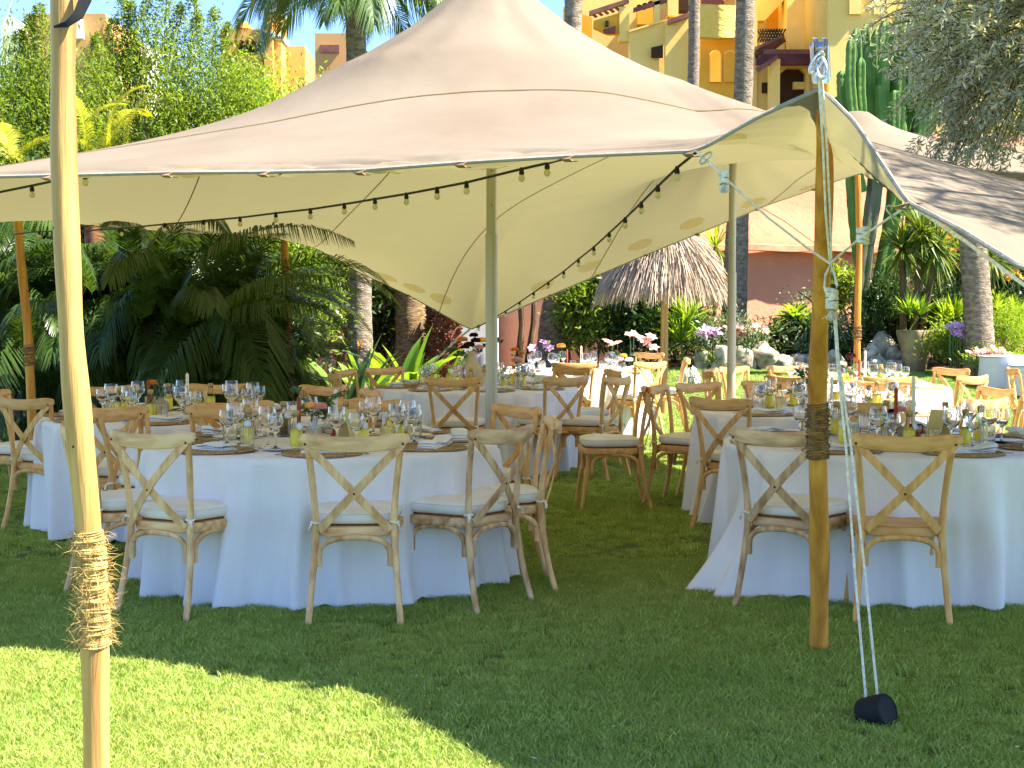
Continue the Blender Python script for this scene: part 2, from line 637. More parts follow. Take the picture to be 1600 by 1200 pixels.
for px, py, Yc in CLIPS:                                   # puckers that fan out from every guy point
    c_ = np.array(at(px, py, Yc))
    i_ = int(np.argmin(np.linalg.norm(T[:, 0] - c_, axis=1)))
    da = arc - arc[i_, 0]
    for q in range(5):
        slope, o_, w_, l_, am = rw.uniform(.12, .35), rw.uniform(.03, .10) * (q + .5), rw.uniform(.012, .03), rw.uniform(.18, .42), rw.uniform(.014, .030)
        sgn = rw.choice([-1, 1])
        mid = o_ + slope * np.abs(da - sgn * .02)
        wr -= am * np.exp(-((dist - mid) / w_) ** 2) * np.exp(-(np.abs(da - sgn * .12) / l_) ** 2)
wr += .004 * np.sin(arc * 5.3 + 3 * dist) * np.exp(-dist / .5) * np.minimum(1, dist / .1)
for c_, r_ in PINS[:2]:                                    # tension folds running down from the posts
    ang = np.arctan2(T[:, :, 1] - c_[1], T[:, :, 0] - c_[0])
    rr_ = np.hypot(T[:, :, 1] - c_[1], T[:, :, 0] - c_[0])
    wr += .010 * (np.sin(ang * 11 + 1) * .6 + np.sin(ang * 17 + 2) * .4) * np.exp(-((rr_ - .7) / .5) ** 2)
T[:, :, 2] += wr * np.clip((dist - .02) / .14, 0, 1)
V = T.reshape(-1, 3)
F = [(i * NV + j, (i + 1) * NV + j, (i + 1) * NV + j + 1, i * NV + j + 1) for i in range(NU - 1) for j in range(NV - 1)]
tent = empty('stretch_tent', (0, 10, 0))
tag(tent, 'large beige stretch tent canopy over all the dining tables', 'tent')
TL = Vector((0, -10, 0))                                  # the tent's empty stands at (0, 10, 0)
link('canopy', fastmesh('canopy', V, F, [M['canvas']], smooth=True), tent, TL)
TBVH = BVHTree.FromPolygons([tuple(p) for p in V], F)


def tent_z(x, y):
    h = TBVH.ray_cast(Vector((x, y, 9)), Vector((0, 0, -1)))
    return h[0].z if h[0] else None


border = np.concatenate([Fp, Gp[1:], Rp[::-1][1:], Lp[::-1][1:-1]])
bz = {}
hem = MB().tube([tuple(p) for p in np.concatenate([T[:, 0], T[-1, 1:], T[::-1, -1][1:], T[0, ::-1][1:-1]])], .008, 6, closed=True)
hem.build('hem', M['hem'], tent, TL)


def strip_on_tent(pts, w, off, name, m_, thick=.002):
    mb = MB()
    path = []
    for x, y in pts:
        z = tent_z(x, y)
        if z is not None:
            path.append(Vector((x, y, z + off)))
    if len(path) > 2:
        mb.sweep(path, [(-w / 2, 0), (w / 2, 0), (w / 2, thick), (-w / 2, thick)])
        return mb.build(name, m_, tent, TL)


def line(p, q, n=60):
    return [(p[0] + (q[0] - p[0]) * t, p[1] + (q[1] - p[1]) * t) for t in np.linspace(0, 1, n)]


# lapped fabric seams
strip_on_tent(line((-5.2, 8.1), (4.2, 7.2), 130), .018, .001, 'seam', M['seam'])
for x in np.arange(-7.2, 3.4, 1.55):
    strip_on_tent(line((x, 17), (x + 3.6, 4.6), 150), .009, -.008, 'seam', M['seam'])


def edge_patch(idx, arr, inward, l=.14, w=.085, off=-.006, name='reinforcement_patch'):
    P = arr[idx]
    q = arr[min(idx + 1, len(arr) - 1)] - arr[idx - 1]
    q = q / np.linalg.norm(q)
    n = np.array([-q[1], q[0], 0]) * inward
    c = P + n * .24
    vs, fs = [], []
    for k in range(20):
        a = 2 * PI * k / 20
        x, y = c[0] + q[0] * l * math.cos(a) + n[0] * w * math.sin(a), c[1] + q[1] * l * math.cos(a) + n[1] * w * math.sin(a)
        z = tent_z(x, y)
        if z is None:
            return
        vs.append((x, y, z + off))
    z = tent_z(c[0], c[1])
    vs.append((c[0], c[1], z + off))
    fs = [(20, k, (k + 1) % 20) for k in range(20)]
    MB().add(vs, fs).build(name, M['patch'], tent, TL)
    # the webbing loop that takes the guy rope
    e = Vector(P)
    o = Vector(-n)
    MB().sweep([e - o * .05, e + o * .01, e + o * .05 + Vector((0, 0, -.015)), e + o * .01 + Vector((0, 0, -.02)), e - o * .04 + Vector((0, 0, -.016))],
               [(-.018, -.0015), (.018, -.0015), (.018, .0015), (-.018, .0015)]).build('webbing_loop', M['webbing'], tent, TL)


def near_idx(arr, px, py, Y):
    p = np.array(at(px, py, Y))
    return int(np.argmin(np.linalg.norm(arr - p, axis=1)))


for px, py, Y in [(265, 270, 6.20), (410, 269, 6.10), (565, 266, 5.95), (722, 254, 5.80), (895, 244, 5.65), (1090, 236, 5.40), (1418, 316, 4.60), (70, 272, 6.35)]:
    edge_patch(near_idx(Fp, px, py, Y), Fp, 1)
for px, py, Y in [(140, 352, 13), (230, 358, 13.7), (360, 368, 15), (540, 412, 15.9), (590, 440, 16.05), (635, 460, 16.2), (680, 482, 16.3),
                  (860, 462, 16.1), (930, 432, 15.9), (1010, 398, 15.65), (1090, 364, 15.4), (1180, 327, 15.3), (1270, 298, 15.1)]:
    edge_patch(near_idx(Rp, px, py, Y), Rp, -1)

# ------------------------------------------------------------------ poles
def wobbly(p0, p1, r0, r1, n, amp, seed, bow=0):
    r = random.Random(seed)
    p0, p1 = Vector(p0), Vector(p1)
    ph = [r.random() * 6 for _ in range(4)]
    path, rad = [], []
    for i in range(n):
        t = i / (n - 1)
        p = p0.lerp(p1, t)
        p.x += amp * (math.sin(t * 7 + ph[0]) - math.sin(ph[0])) + amp * .4 * math.sin(t * 17 + ph[1]) + bow * math.sin(PI * t)
        p.y += amp * .6 * math.sin(t * 9 + ph[2])
        path.append(p)
        rad.append((r0 + (r1 - r0) * t) * (1 + .05 * math.sin(t * 23 + ph[3]) + .03 * math.sin(t * 41)))
    return path, rad


def at_z(path, z):
    for a, b in zip(path[:-1], path[1:]):
        if (a.z - z) * (b.z - z) <= 0:
            return a.lerp(b, (z - a.z) / (b.z - a.z + 1e-9))
    return path[-1]


def wood_pole(label, p0, p1, r0, r1, m_, seed, amp=.006, wraps=(), bow=0, knots=6, frays=0, wrapmat='twine_dark', group=None, pts=None):
    root = empty('tent_pole', p0)
    tag(root, label, 'pole', group)
    path, rad = wobbly(p0, p1, r0, r1, 40, amp, seed, bow)
    if pts:
        path = [Vector(p) for p in resample(np.array([tuple(q) for q in pts]), 40, 6)]
    off = -Vector(p0)
    MB().tube(path, rad, 18).build('shaft', m_, root, off)
    r = random.Random(seed + 5)
    for k in range(knots):
        i = r.randint(3, 36)
        a = -PI / 2 + r.uniform(-1.2, 1.2)
        c = path[i] + Vector((math.cos(a), math.sin(a), 0)) * rad[i] * .99
        mb = MB()
        mb.lathe([(.0001, .0012), (.003, .001), (.0055, -.0012)], 8)
        q = Vector((math.cos(a), math.sin(a), 0)).to_track_quat('Z', 'Y').to_matrix()
        mb.v = [tuple(q @ Vector((v[0], v[1] * 1.0, v[2])) + c) for v in mb.v]
        mb.build('knot', M['knot'], root, off)
    for (za, zb, rr, turns) in wraps:
        mb = MB()
        pp = []
        N = int(turns * 14)
        for k in range(N):
            t = k / (N - 1)
            z = za + (zb - za) * t + .003 * math.sin(t * 39 + 1) + r.uniform(-.0015, .0015)
            c = at_z(path, z)
            a = 2 * PI * k / 14
            R = rr + r0 * .97 + .002 * math.sin(t * 31)
            pp.append(c + Vector((math.cos(a) * R, math.sin(a) * R, z - c.z + .004 * math.sin(a + t * 20))))
        mb.tube(pp, rr, 5)
        for k in range(int(turns / 3)):                       # slack crossing turns
            t = r.random()
            z = za + (zb - za) * t
            tilt = r.uniform(-.2, .2)
            c = at_z(path, z)
            R = r0 * .97 + rr * 2.6
            mb.tube([c + Vector((math.cos(a) * R, math.sin(a) * R, math.sin(a + k) * R * tilt)) for a in np.linspace(0, 2 * PI, 17)[:-1]], rr, 5, closed=True)
        mb.build('twine_wrap', M[wrapmat], root, off)
        if frays:
            mb = MB()
            for k in range(frays):
                z = r.uniform(za, zb)
                a = r.uniform(0, 2 * PI)
                c = at_z(path, z) + Vector((math.cos(a), math.sin(a), 0)) * (r0 + rr)
                d = Vector((math.cos(a) + r.gauss(0, .5), math.sin(a) + r.gauss(0, .5), r.gauss(0, .7))).normalized()
                L_ = r.uniform(.012, .05)
                b = c + d * L_ * .5 + Vector((0, 0, r.gauss(0, .006)))
                e = c + d * L_ + Vector((r.gauss(0, .01), 0, r.gauss(-.005, .014)))
                mb.tube([c, b, e], [.0008, .0007, .0003], 3)
            tag(mb.build('loose_fibre', M[wrapmat], root, off), kind='stuff')
    return root, path, rad


# the near left pole, standing outside the canopy
lp = [at(151, 1232, 4.42), at(150, 1100, 4.42), at(148, 980, 4.42), at(138, 820, 4.4), at(122, 650, 4.38), at(110, 520, 4.37), at(106, 400, 4.36),
      at(100, 280, 4.36), at(98, 150, 4.36), at(99, 40, 4.36), at(101, -60, 4.36)]
lp[0].z = -.05
wood_pole('thick pale wooden pole nearest the camera at the left, bound with frayed twine', lp[0], lp[-1], .041, .037, M['pole_pale'], 3,
          wraps=((.44, .60, .0030, 30), (.60, .785, .0030, 40)), pts=lp, frays=330, wrapmat='twine', knots=2)
# black strap at its top
st = MB()
a0 = at(82, 38, 4.28)
st.sweep([at(84, 42, 4.30), at(104, 38, 4.27), at(122, 24, 4.28), at(133, 0, 4.31), at(140, -30, 4.33)], [(-.012, -.002), (.012, -.002), (.012, .002), (-.012, .002)], up=(0, -1, .2),
         scale=[.25, .8, 1.3, 1.5, 1.5])
tag(st.build('strap', M['black_rubber']), 'black strap hanging at the top of the pale left pole', 'strap')

# the right front pole: foot stands further in, head leans out under the canopy peak
g0 = at(1279, 1032, 6.2); g0.z = 0
rp = [Vector((g0.x, g0.y, -.05)), at(1281, 900, 6.12), at(1280, 800, 6.05), at(1277, 700, 5.97), at(1277, 600, 5.9), at(1282, 480, 5.75), at(1287, 350, 5.6), at(1290, 230, 5.45), at(1285, 140, 5.33), at(1281, 84, 5.27)]
FP, fpath, frad = wood_pole('orange wooden pole of the front right canopy peak, bound with twine at mid height', rp[0], rp[-1], .042, .030, M['pole_wood'], 11,
                            wraps=((.845, 1.075, .0032, 30),), pts=rp, frays=25, knots=4)
off = -rp[0]
top = rp[-1]
br = MB()
hd = (rp[-1] - rp[-3]).normalized()
br.tube([top - hd * .10, top + hd * .035], .034, 14, up=(1, 0, 0))
br.build('pole_cap', M['steel'], FP, off)
for dx in (-.022, .012):
    MB().sweep([top + Vector((dx, -.036, -.11)), top + Vector((dx, -.040, -.05)), top + Vector((dx, -.040, .045)), top + Vector((dx, .0, .055))],
               [(-.007, -.002), (.007, -.002), (.007, .002), (-.007, .002)]).build('bracket_arm', M['steel'], FP, off)


def carabiner(c, size, rot, parent=None, offs=None, w=.0035):
    pts = []
    for k in range(16):
        a = 2 * PI * k / 16
        p = Vector((math.cos(a) * size * .38, 0, math.sin(a) * size))
        pts.append(Euler(rot).to_matrix() @ p + Vector(c))
    mb = MB()
    mb.tube(pts, w, 6, closed=True)
    return mb


carabiner(at(1276, 98, 5.20), .042, (.2, .5, .3), w=.005).build('ring', M['steel'], FP, off)
carabiner(at(1284, 106, 5.19), .040, (-.2, -.15, -.3), w=.005).build('ring', M['steel'], FP, off)

# metal posts under the two canopy peaks
def metal_post(label, P, ztop, r):
    root = empty('metal_post', (P[0], P[1], 0))
    tag(root, label, 'post')
    MB().lathe([(.10, 0), (.10, .012), (.04, .02)], 20).build('base_plate', M['steel'], root)
    MB().tube([(0, 0, .015), (0, 0, ztop * .55)], r, 20).build('lower_tube', M['alu'], root)
    MB().tube([(0, 0, ztop * .55 - .002), (0, 0, ztop - .12)], r * .84, 20).build('upper_tube', M['alu'], root)
    MB().lathe([(r * .9, ztop - .13), (.20, ztop - .085), (.24, ztop - .13 + .02), (.05, ztop - .16)], 24).build('top_cap', M['alu'], root)
    for dz in (.55, .60, .66):
        MB().lathe([(.0001, 0), (.004, 0), (.004, .002), (.0001, .003)], 8).build('pin', M['black_rubber'], root, (0, -r * .86, ztop * dz)).rotation_euler = (PI / 2, 0, 0)


metal_post('grey metal post rising behind the front left table', POLE1, POLE1[2], .037)
metal_post('grey metal post standing towards the back, left of the orange front pole', POLE2, POLE2[2], .042)

# back poles
def back_pole(label, pts, r, wraps, seed, grp=None):
    pp = [at(*p) for p in pts]
    pp[0].z = gz(pp[0].x, pp[0].y) - .03
    wood_pole(label, pp[0], pp[-1], r, r * .85, M['pole_wood'], seed, wraps=wraps, pts=pp, knots=3)


back_pole('thin leaning wooden pole at the far left behind the chairs', [(56, 760, 12.6), (50, 650, 12.6), (44, 520, 12.6), (32, 400, 12.6), (27, 338, 12.6)], .042, ((.98, 1.16, .004, 16),), 21)
back_pole('wooden pole standing among the dark palm fronds', [(455, 640, 15.5), (453, 540, 15.5), (447, 440, 15.5), (444, 374, 15.5)], .042, ((1.15, 1.36, .004, 16),), 22)
back_pole('slim orange pole behind the cactus trunks at the back right', [(1338, 650, 15), (1340, 480, 15), (1343, 380, 15), (1340, 274, 15)], .036, ((1.16, 1.30, .004, 12),), 23)

# ------------------------------------------------------------------ ropes
def rope(label, pts, r=.0045, name='guy_rope', m_='rope_white', extra=None):
    pts = [at(*p) if len(p) == 3 else Vector(p[:3]) for p in pts]
    root = empty(name, pts[0])
    tag(root, label, 'rope')
    o = -pts[0]
    MB().tube(pts, r, 7).build('cord', M[m_], root, o)
    return root, o


def knot(c, r, parent, o, n=5, m_='rope_white', tail=True, sq=1.0, name='rope_knot'):
    rr = random.Random(int(c[0] * 1000))
    mb = MB()
    for k in range(n):
        t = (k / max(1, n - 1) - .5)
        cc = Vector(c) + Vector((0, 0, t * r * 2.6 * sq))
        tl = Vector((rr.uniform(-.3, .3), rr.uniform(-.3, .3)))
        mb.tube([cc + Vector((math.cos(a) * r, math.sin(a) * r, (tl.x * math.cos(a) + tl.y * math.sin(a)) * r)) for a in np.linspace(0, 2 * PI, 13)[:-1]], r * .42, 6, closed=True)
    mb.build(name, M[m_], parent, o)
    if tail:
        mb = MB()
        for k in range(60):
            d = Vector((rr.gauss(0, .5), rr.gauss(0, .5), -1 - rr.random())).normalized()
            c0 = Vector(c) + Vector((0, 0, -r * 1.3 * sq))
            mb.tube([c0, c0 + d * r * 1.6, c0 + d * r * 2.6 + Vector((rr.gauss(0, r * .3), rr.gauss(0, r * .3), 0))], [r * .09, r * .1, r * .06], 3)
        tag(mb.build('frayed_end', M[m_], parent, o), kind='stuff')


KN = (1297, 412, 5.50)
r1, o1 = rope('white guy rope running from the canopy edge clip down to the orange pole knot', [(1088, 236, 5.4), (1112, 258, 5.41), (1140, 285, 5.42), (1200, 340, 5.45), (1262, 388, 5.52), KN])
knot(at(1131, 277, 5.42), .015, r1, o1, 5)
carabiner(at(1103, 247, 5.40), .028, (0, .8, 0)).build('shackle', M['steel'], r1, o1)
r2, o2 = rope('white guy rope running from the right canopy corner to the orange pole knot', [(1418, 322, 4.6), (1390, 340, 4.8), (1349, 368, 5.1), (1320, 392, 5.35), KN])
knot(at(1348, 368, 5.1), .017, r2, o2, 5, tail=False)
carabiner(at(1398, 333, 4.75), .035, (0, -.9, 0)).build('shackle', M['steel'], r2, o2)
r3, o3 = rope('pair of white ropes stretched from the black peg up to the orange pole knot', [(1353, 1092, 5.15), (1336, 900, 5.23), (1322, 700, 5.33), (1308, 560, 5.42), (1304, 500, 5.45)], r=.0048)
MB().tube([at(1371, 1088, 5.15), at(1352, 900, 5.23), at(1330, 700, 5.33), at(1310, 560, 5.42), at(1306, 500, 5.45)], .0048, 7).build('cord', M['rope_white'], r3, o3)
knot(at(1300, 468, 5.46), .018, r3, o3, 7, sq=1.4)
MB().tube([at(1290, 430, 5.47), at(1288, 448, 5.46), at(1293, 462, 5.45), at(1304, 462, 5.45), at(1308, 446, 5.46), at(1304, 428, 5.47), at(1297, 414, 5.49)], .0055, 7, closed=True).build('rope_loop', M['rope_white'], r3, o3)
r4, o4 = rope('white ropes running down the front of the orange pole from its cap', [(1279, 118, 5.22), (1286, 230, 5.32), (1290, 330, 5.4), KN], r=.0045)
MB().tube([at(1284, 118, 5.22), at(1292, 230, 5.32), at(1297, 330, 5.4), at(1299, 412, 5.5)], .0045, 7).build('cord', M['rope_white'], r4, o4)
rope('white rope running off to the right under the canopy edge', [(1432, 326, 4.75), (1510, 378, 4.45), (1600, 445, 4.15), (1720, 535, 3.8), (1900, 700, 3.4)], r=.006)
rc, oc = rope('pale guy rope from the low back corner of the canopy down to the plants', [(735, 514, 16.5), (708, 536, 16.9), (675, 568, 17.3), (640, 620, 18)], r=.012)
rope('thin dark line between the back poles on the right', [(1190, 325, 15.2), (1225, 345, 15.1), (1262, 372, 15), (1292, 392, 14.9)], r=.004, m_='twine_dark')
rope('pair of thin white lines crossing the top left corner', [(2, 55, 4.5), (12, 22, 4.5), (22, -15, 4.5)], r=.002)

# black capped ground peg
pg = empty('ground_peg', at(1370, 1116, 5.10))
tag(pg, 'black rubber capped ground peg holding the two white ropes on the grass', 'peg')
ax = Vector((.62, -.66, .34)).normalized()
Rm = ax.to_track_quat('Z', 'Y').to_matrix()
mb = MB()
mb.lathe([(.0001, -.062), (.046, -.062), (.054, -.058), (.057, -.048), (.0575, -.02), (.059, -.018), (.059, .036), (.0575, .044), (.052, .048), (.050, .045), (.0001, .045)], 32)
mb.v = [tuple(Rm @ Vector(v)) for v in mb.v]
mb.build('rubber_cap', M['black_rubber'], pg, Vector((0, 0, .008)), angle=30)
MB().tube([Vector((-.02, 0, -.02)), Vector((-.06, .02, -.16))], .016, 10).build('spike', M['steel'], pg)
# dry leaf litter on the lawn
RNG = np.random.default_rng(21)
n = 150
y = 4.6 + 5 * RNG.random(n)
x = (RNG.random(n) * 2 - 1) * y * .36
C = np.stack([x, y, np.full(n, .026)], 1)
V, F = leaf_quads(C, RNG.normal(size=(n, 3)) * [1, 1, .15], .012 + .02 * RNG.random(n), .007, 1.5, .15)
M['litter'] = mat('dry_leaf', S(196, 170, 120), S(232, 224, 200), attr=True, rough=.9)
tag(link('fallen_leaves', fastmesh('fallen_leaves', V, F, [M['litter']], RNG.random(n))), kind='stuff')

# ------------------------------------------------------------------ string lights
def string_light(label, pts, bulbs, r=.006):
    P = [at(*p) for p in pts]
    root = empty('string_light', P[0])
    tag(root, label, 'string light')
    o = -P[0]
    MB().tube(P, r, 6).build('cable', M['black_plastic'], root, o)
    for b in bulbs:
        c = at(*b)
        k = MB().lathe([(.009, .010), (.012, .004), (.013, -.010), (.017, -.022), (.015, -.036), (.002, -.036)], 10)
        kk = k.build('lamp_socket', SOCK_M, root, o + c)
        kk.scale = (.7, .7, .7)
        g = MB().lathe([(.008, -.035), (.014, -.040), (.020, -.050), (.021, -.060), (.016, -.072), (.007, -.079), (.0005, -.080)], 12)
        g.build('bulb', M['bulb'], kk)


SOCK_M = M['black_plastic']
string_light('string lights sagging from the far left pole up to the canopy edge',
             [(22, 366, 12.4), (60, 362, 11.9), (120, 361, 11.3), (190, 357, 10.6), (260, 350, 9.9), (320, 345, 9.4), (375, 340, 9.0), (431, 333, 8.6), (485, 327, 8.25), (538, 319, 7.9), (586, 311, 7.6), (635, 303, 7.3),
              (683, 294, 7.0), (729, 285, 6.75), (815, 264, 6.4), (855, 255, 6.2), (885, 247, 5.95)],
             [(62, 362, 11.9), (124, 361, 11.3), (190, 357, 10.6), (257, 350, 9.9), (318, 345, 9.4), (375, 340, 9.0), (431, 333, 8.6), (485, 327, 8.25), (538, 319, 7.9), (586, 311, 7.6), (635, 303, 7.3),
              (683, 294, 7.0), (729, 285, 6.75), (815, 264, 6.4), (855, 255, 6.2)])
string_light('string lights climbing from the low back corner to the front canopy clip',
             [(1088, 238, 5.65), (1058, 262, 6.0), (1028, 291, 6.6), (1002, 317, 7.3), (977, 341, 8.0), (952, 364, 8.8), (928, 386, 9.6), (904, 405, 10.5), (881, 424, 11.3), (857, 441, 12.1), (834, 457, 12.9),
              (812, 472, 13.7), (790, 486, 14.5), (770, 498, 15.2), (745, 512, 16.1)],
             [(1058, 262, 6.0), (1028, 291, 6.6), (1002, 317, 7.3), (977, 341, 8.0), (952, 364, 8.8), (928, 386, 9.6), (904, 405, 10.5), (881, 424, 11.3), (857, 441, 12.1), (834, 457, 12.9),
              (812, 472, 13.7), (790, 486, 14.5), (748, 509, 15.8)])
string_light('short run of string lights at the left edge under the canopy',
             [(-60, 310, 7.4), (0, 300, 7.2), (50, 290, 7.0), (92, 281, 6.8), (133, 269, 6.55)], [(50, 291, 7.0), (133, 271, 6.5)])

# ------------------------------------------------------------------ furniture
M['oak'] = mat('oak_chair', S(232, 184, 118), S(190, 134, 72), 16, .5, .25, 60, stretch=(2, 2, .35), spec=.35, objrand=.10, ramp=(.3, .75), bdist=.002)
M['oak_pale'] = mat('limewashed_chair', S(238, 197, 146), S(180, 124, 70), 10, .55, .2, 40, stretch=(2, 2, .6), spec=.3, objrand=.07, ramp=(.38, .72), bdist=.002)
M['oak_grey'] = mat('weathered_chair', S(222, 187, 146), S(166, 124, 84), 12, .6, .2, 40, stretch=(2, 2, .6), spec=.3, objrand=.07, bdist=.002)
for nm, st in (('oak', (.35, 2, 2)), ('oak_pale', (.4, 2, 2)), ('oak_grey', (.4, 2, 2))):
    m2 = M[nm].copy()
    m2.name = M[nm].name + '_rail'
    for nd in m2.node_tree.nodes:
        if nd.type == 'MAPPING':
            nd.inputs['Scale'].default_value = st
    M[nm + '_x'] = m2
M['rattan'] = mat('rattan_seat', S(150, 96, 62), S(112, 66, 42), 60, .8, .5, 140)
M['cushion'] = mat('cushion_fabric', S(236, 231, 224), S(224, 218, 210), 8, .9, .2, 90, bdist=.004, sheen=.1)
M['cloth'] = mat('table_linen', S(234, 230, 236), S(224, 219, 226), 3, .9, .5, 3.2, bdist=.035, stretch=(1.6, 1.6, .5), sheen=.15)
M['screw'] = mat('dark_screw', S(70, 56, 42), rough=.5, metal=.5)
M['table_top'] = mat('table_board', S(120, 90, 60), S(100, 70, 46), 5, .7)
M['mat_weave'] = mat('woven_placemat', S(186, 156, 110), S(124, 96, 62), 70, .9, .8, 120, bdist=.006)
M['napkin'] = mat('white_napkin', S(236, 236, 238), S(222, 222, 226), 20, .9, .2, 60, sheen=.1)
M['china'] = mat('china_plate', S(232, 234, 234), rough=.15, spec=.5)
M['glass'] = glassmat('clear_glass')
m_ = bpy.data.materials.new('thin_glass')
m_.use_nodes = True
nt_ = m_.node_tree
nt_.nodes.clear()
o_, mx_, tr_, gl_, lw_ = (nt_.nodes.new(q) for q in ("ShaderNodeOutputMaterial", "ShaderNodeMixShader", "ShaderNodeBsdfTransparent", "ShaderNodeBsdfGlossy", "ShaderNodeLayerWeight"))
tr_.inputs[0].default_value = (.95, .96, .95, 1)
gl_.inputs["Roughness"].default_value = .03
lw_.inputs[0].default_value = .2
nt_.links.new(lw_.outputs["Fresnel"], mx_.inputs[0])
nt_.links.new(tr_.outputs[0], mx_.inputs[1])
nt_.links.new(gl_.outputs[0], mx_.inputs[2])
nt_.links.new(mx_.outputs[0], o_.inputs[0])
M['thin_glass'] = m_
M['cutlery'] = mat('cutlery_metal', S(90, 80, 66), rough=.25, metal=.9)
M['lemon'] = mat('lemon_liqueur', S(255, 236, 84), rough=.12, transl=(1, .92, .2, 1), tfac=.15)
M['cork'] = mat('bottle_cap', S(196, 160, 104), rough=.7)
M['tag'] = mat('paper_tag', S(236, 236, 244), rough=.8)
M['tag_ink'] = mat('tag_ink', S(90, 100, 170), rough=.8)
M['wax_white'] = mat('white_wax', S(240, 234, 218), rough=.45, transl=(.9, .85, .7, 1), tfac=.15)
M['wax_rust'] = mat('rust_wax', S(150, 66, 36), rough=.5)
M['terracotta'] = mat('terracotta_glaze', S(150, 58, 28), S(130, 46, 22), 9, .5, .05)
M['grey_ceramic'] = mat('grey_ceramic', S(176, 170, 158), S(150, 145, 134), 30, .8, .1)
M['pale_ceramic'] = mat('pale_blue_ceramic', S(196, 204, 214), S(184, 192, 204), 8, .6)
M['beige_ceramic'] = mat('beige_ceramic', S(206, 186, 150), S(190, 168, 130), 8, .8, .1)
M['number_wood'] = mat('pale_number_block', S(222, 206, 150), S(206, 186, 126), 8, .6, stretch=(1, 1, .2))
M['ink'] = mat('black_ink', (.02, .02, .02, 1), rough=.8)
M['petal_yellow'] = mat('yellow_petal', S(240, 190, 90), S(250, 214, 130), attr=True, rough=.6, transl='same', tfac=.3)
M['petal_pink'] = mat('pink_petal', S(244, 176, 160), S(250, 206, 190), attr=True, rough=.6, transl=(.9, .5, .45, 1), tfac=.3)
M['petal_orange'] = mat('orange_petal', S(236, 138, 40), S(246, 170, 80), attr=True, rough=.6, transl=(.9, .4, .08, 1), tfac=.3)
M['petal_maroon'] = mat('maroon_petal', S(92, 12, 26), S(60, 6, 18), attr=True, rough=.7)
M['petal_white'] = mat('white_petal', S(240, 236, 226), S(246, 240, 236), attr=True, rough=.6, transl=(.8, .8, .75, 1), tfac=.3)
M['petal_lilac'] = mat('lilac_petal', S(226, 170, 220), S(240, 200, 230), attr=True, rough=.6, transl=(.8, .5, .8, 1), tfac=.3)
M['leaf_euc'] = mat('eucalyptus_leaf', S(98, 124, 92), S(64, 96, 60), attr=True, rough=.6, transl='same', tfac=.2)


def rrect(w0, w1, d, rc=.07, n=6):
    """seat outline: w0 wide at the back (y=-d/2), w1 at the front, rounded corners"""
    pts = []
    for (cx, cy, a0) in [(w1 / 2 - rc, d / 2 - rc, 0), (-w1 / 2 + rc, d / 2 - rc, 90), (-w0 / 2 + rc, -d / 2 + rc, 180), (w0 / 2 - rc, -d / 2 + rc, 270)]:
        for k in range(n + 1):
            a = math.radians(a0 + 90 * k / n)
            pts.append((cx + rc * math.cos(a), cy + rc * math.sin(a)))
    return pts


def stack(outline, levels, mb=None):
    """levels: (inset, z): stacked scaled outlines, capped"""
    mb = mb or MB()
    n = len(outline)
    vs = []
    for ins, z in levels:
        for x, y in outline:
            L = math.hypot(x, y)
            k = max(0.02, (L - ins) / L)
            vs.append((x * k, y * k, z))
    fs = [tuple(range(n - 1, -1, -1))]
    for i in range(len(levels) - 1):
        for q in range(n):
            r = (q + 1) % n
            fs.append((i * n + q, i * n + r, (i + 1) * n + r, (i + 1) * n + q))
    fs.append(tuple((len(levels) - 1) * n + q for q in range(n)))
    return mb.add(vs, fs)


def bez(pts, n=12):
    """smooth path through control points"""
    P = np.array(pts, float)
    t = np.linspace(0, len(P) - 1, n)
    out = []
    for x in t:
        i = int(min(len(P) - 2, math.floor(x)))
        f = x - i
        p0, p1, p2, p3 = P[max(i - 1, 0)], P[i], P[i + 1], P[min(i + 2, len(P) - 1)]
        out.append(tuple(.5 * ((2 * p1) + (p2 - p0) * f + (2 * p0 - 5 * p1 + 4 * p2 - p3) * f * f + (3 * p1 - p0 - 3 * p2 + p3) * f ** 3)))
    return out


def oval(a, b, n=8):
    return [(a * math.cos(2 * PI * k / n + .2), b * math.sin(2 * PI * k / n + .2)) for k in range(n)]


CH = {}
w = M['oak']
CH['rear_leg'] = {s: MB().tube(bez([(s * .212, -.292, 0), (s * .200, -.252, .15), (s * .186, -.222, .32), (s * .180, -.212, .46), (s * .192, -.226, .65), (s * .214, -.262, .845)], 18),
                               [.0155] * 6 + [.0175] * 6 + [.0155] * 6, 10).mesh('leg', w) for s in (-1, 1)}
CH['front_leg'] = {s: MB().tube(bez([(s * .206, .222, 0), (s * .192, .198, .18), (s * .180, .172, .34), (s * .178, .168, .43)], 12), [.0145] * 4 + [.017] * 8, 10).mesh('leg', w) for s in (-1, 1)}
CH['seat_frame'] = stack(rrect(.385, .445, .44, .09), [(.012, .408), (.002, .412), (0, .420), (0, .444), (.003, .450), (.012, .453)]).mesh('seat_frame', M['oak_x'])
CH['rattan'] = stack(rrect(.34, .40, .39, .08), [(0, .4535), (.001, .459), (.006, .461), (.05, .459)]).mesh('rattan_seat', M['rattan'])
CH['board'] = stack(rrect(.37, .43, .42, .085), [(0, .4535), (.0, .457), (.01, .459), (.06, .455)]).mesh('seat_board', M['oak_x'])
out = rrect(.365, .425, .415, .10, 8)
CH['cushion'] = stack(out, [(.02, .462), (.004, .467), (-.004, .478), (-.007, .494), (-.002, .510), (.010, .520), (.03, .526), (.08, .532), (.15, .534)]).mesh('cushion', M['cushion'])
pip = MB().tube([(x * 1.012, y * 1.012, .511) for x, y in out], .0028, 5, closed=True)
CH['piping'] = pip.mesh('piping', M['cushion'])


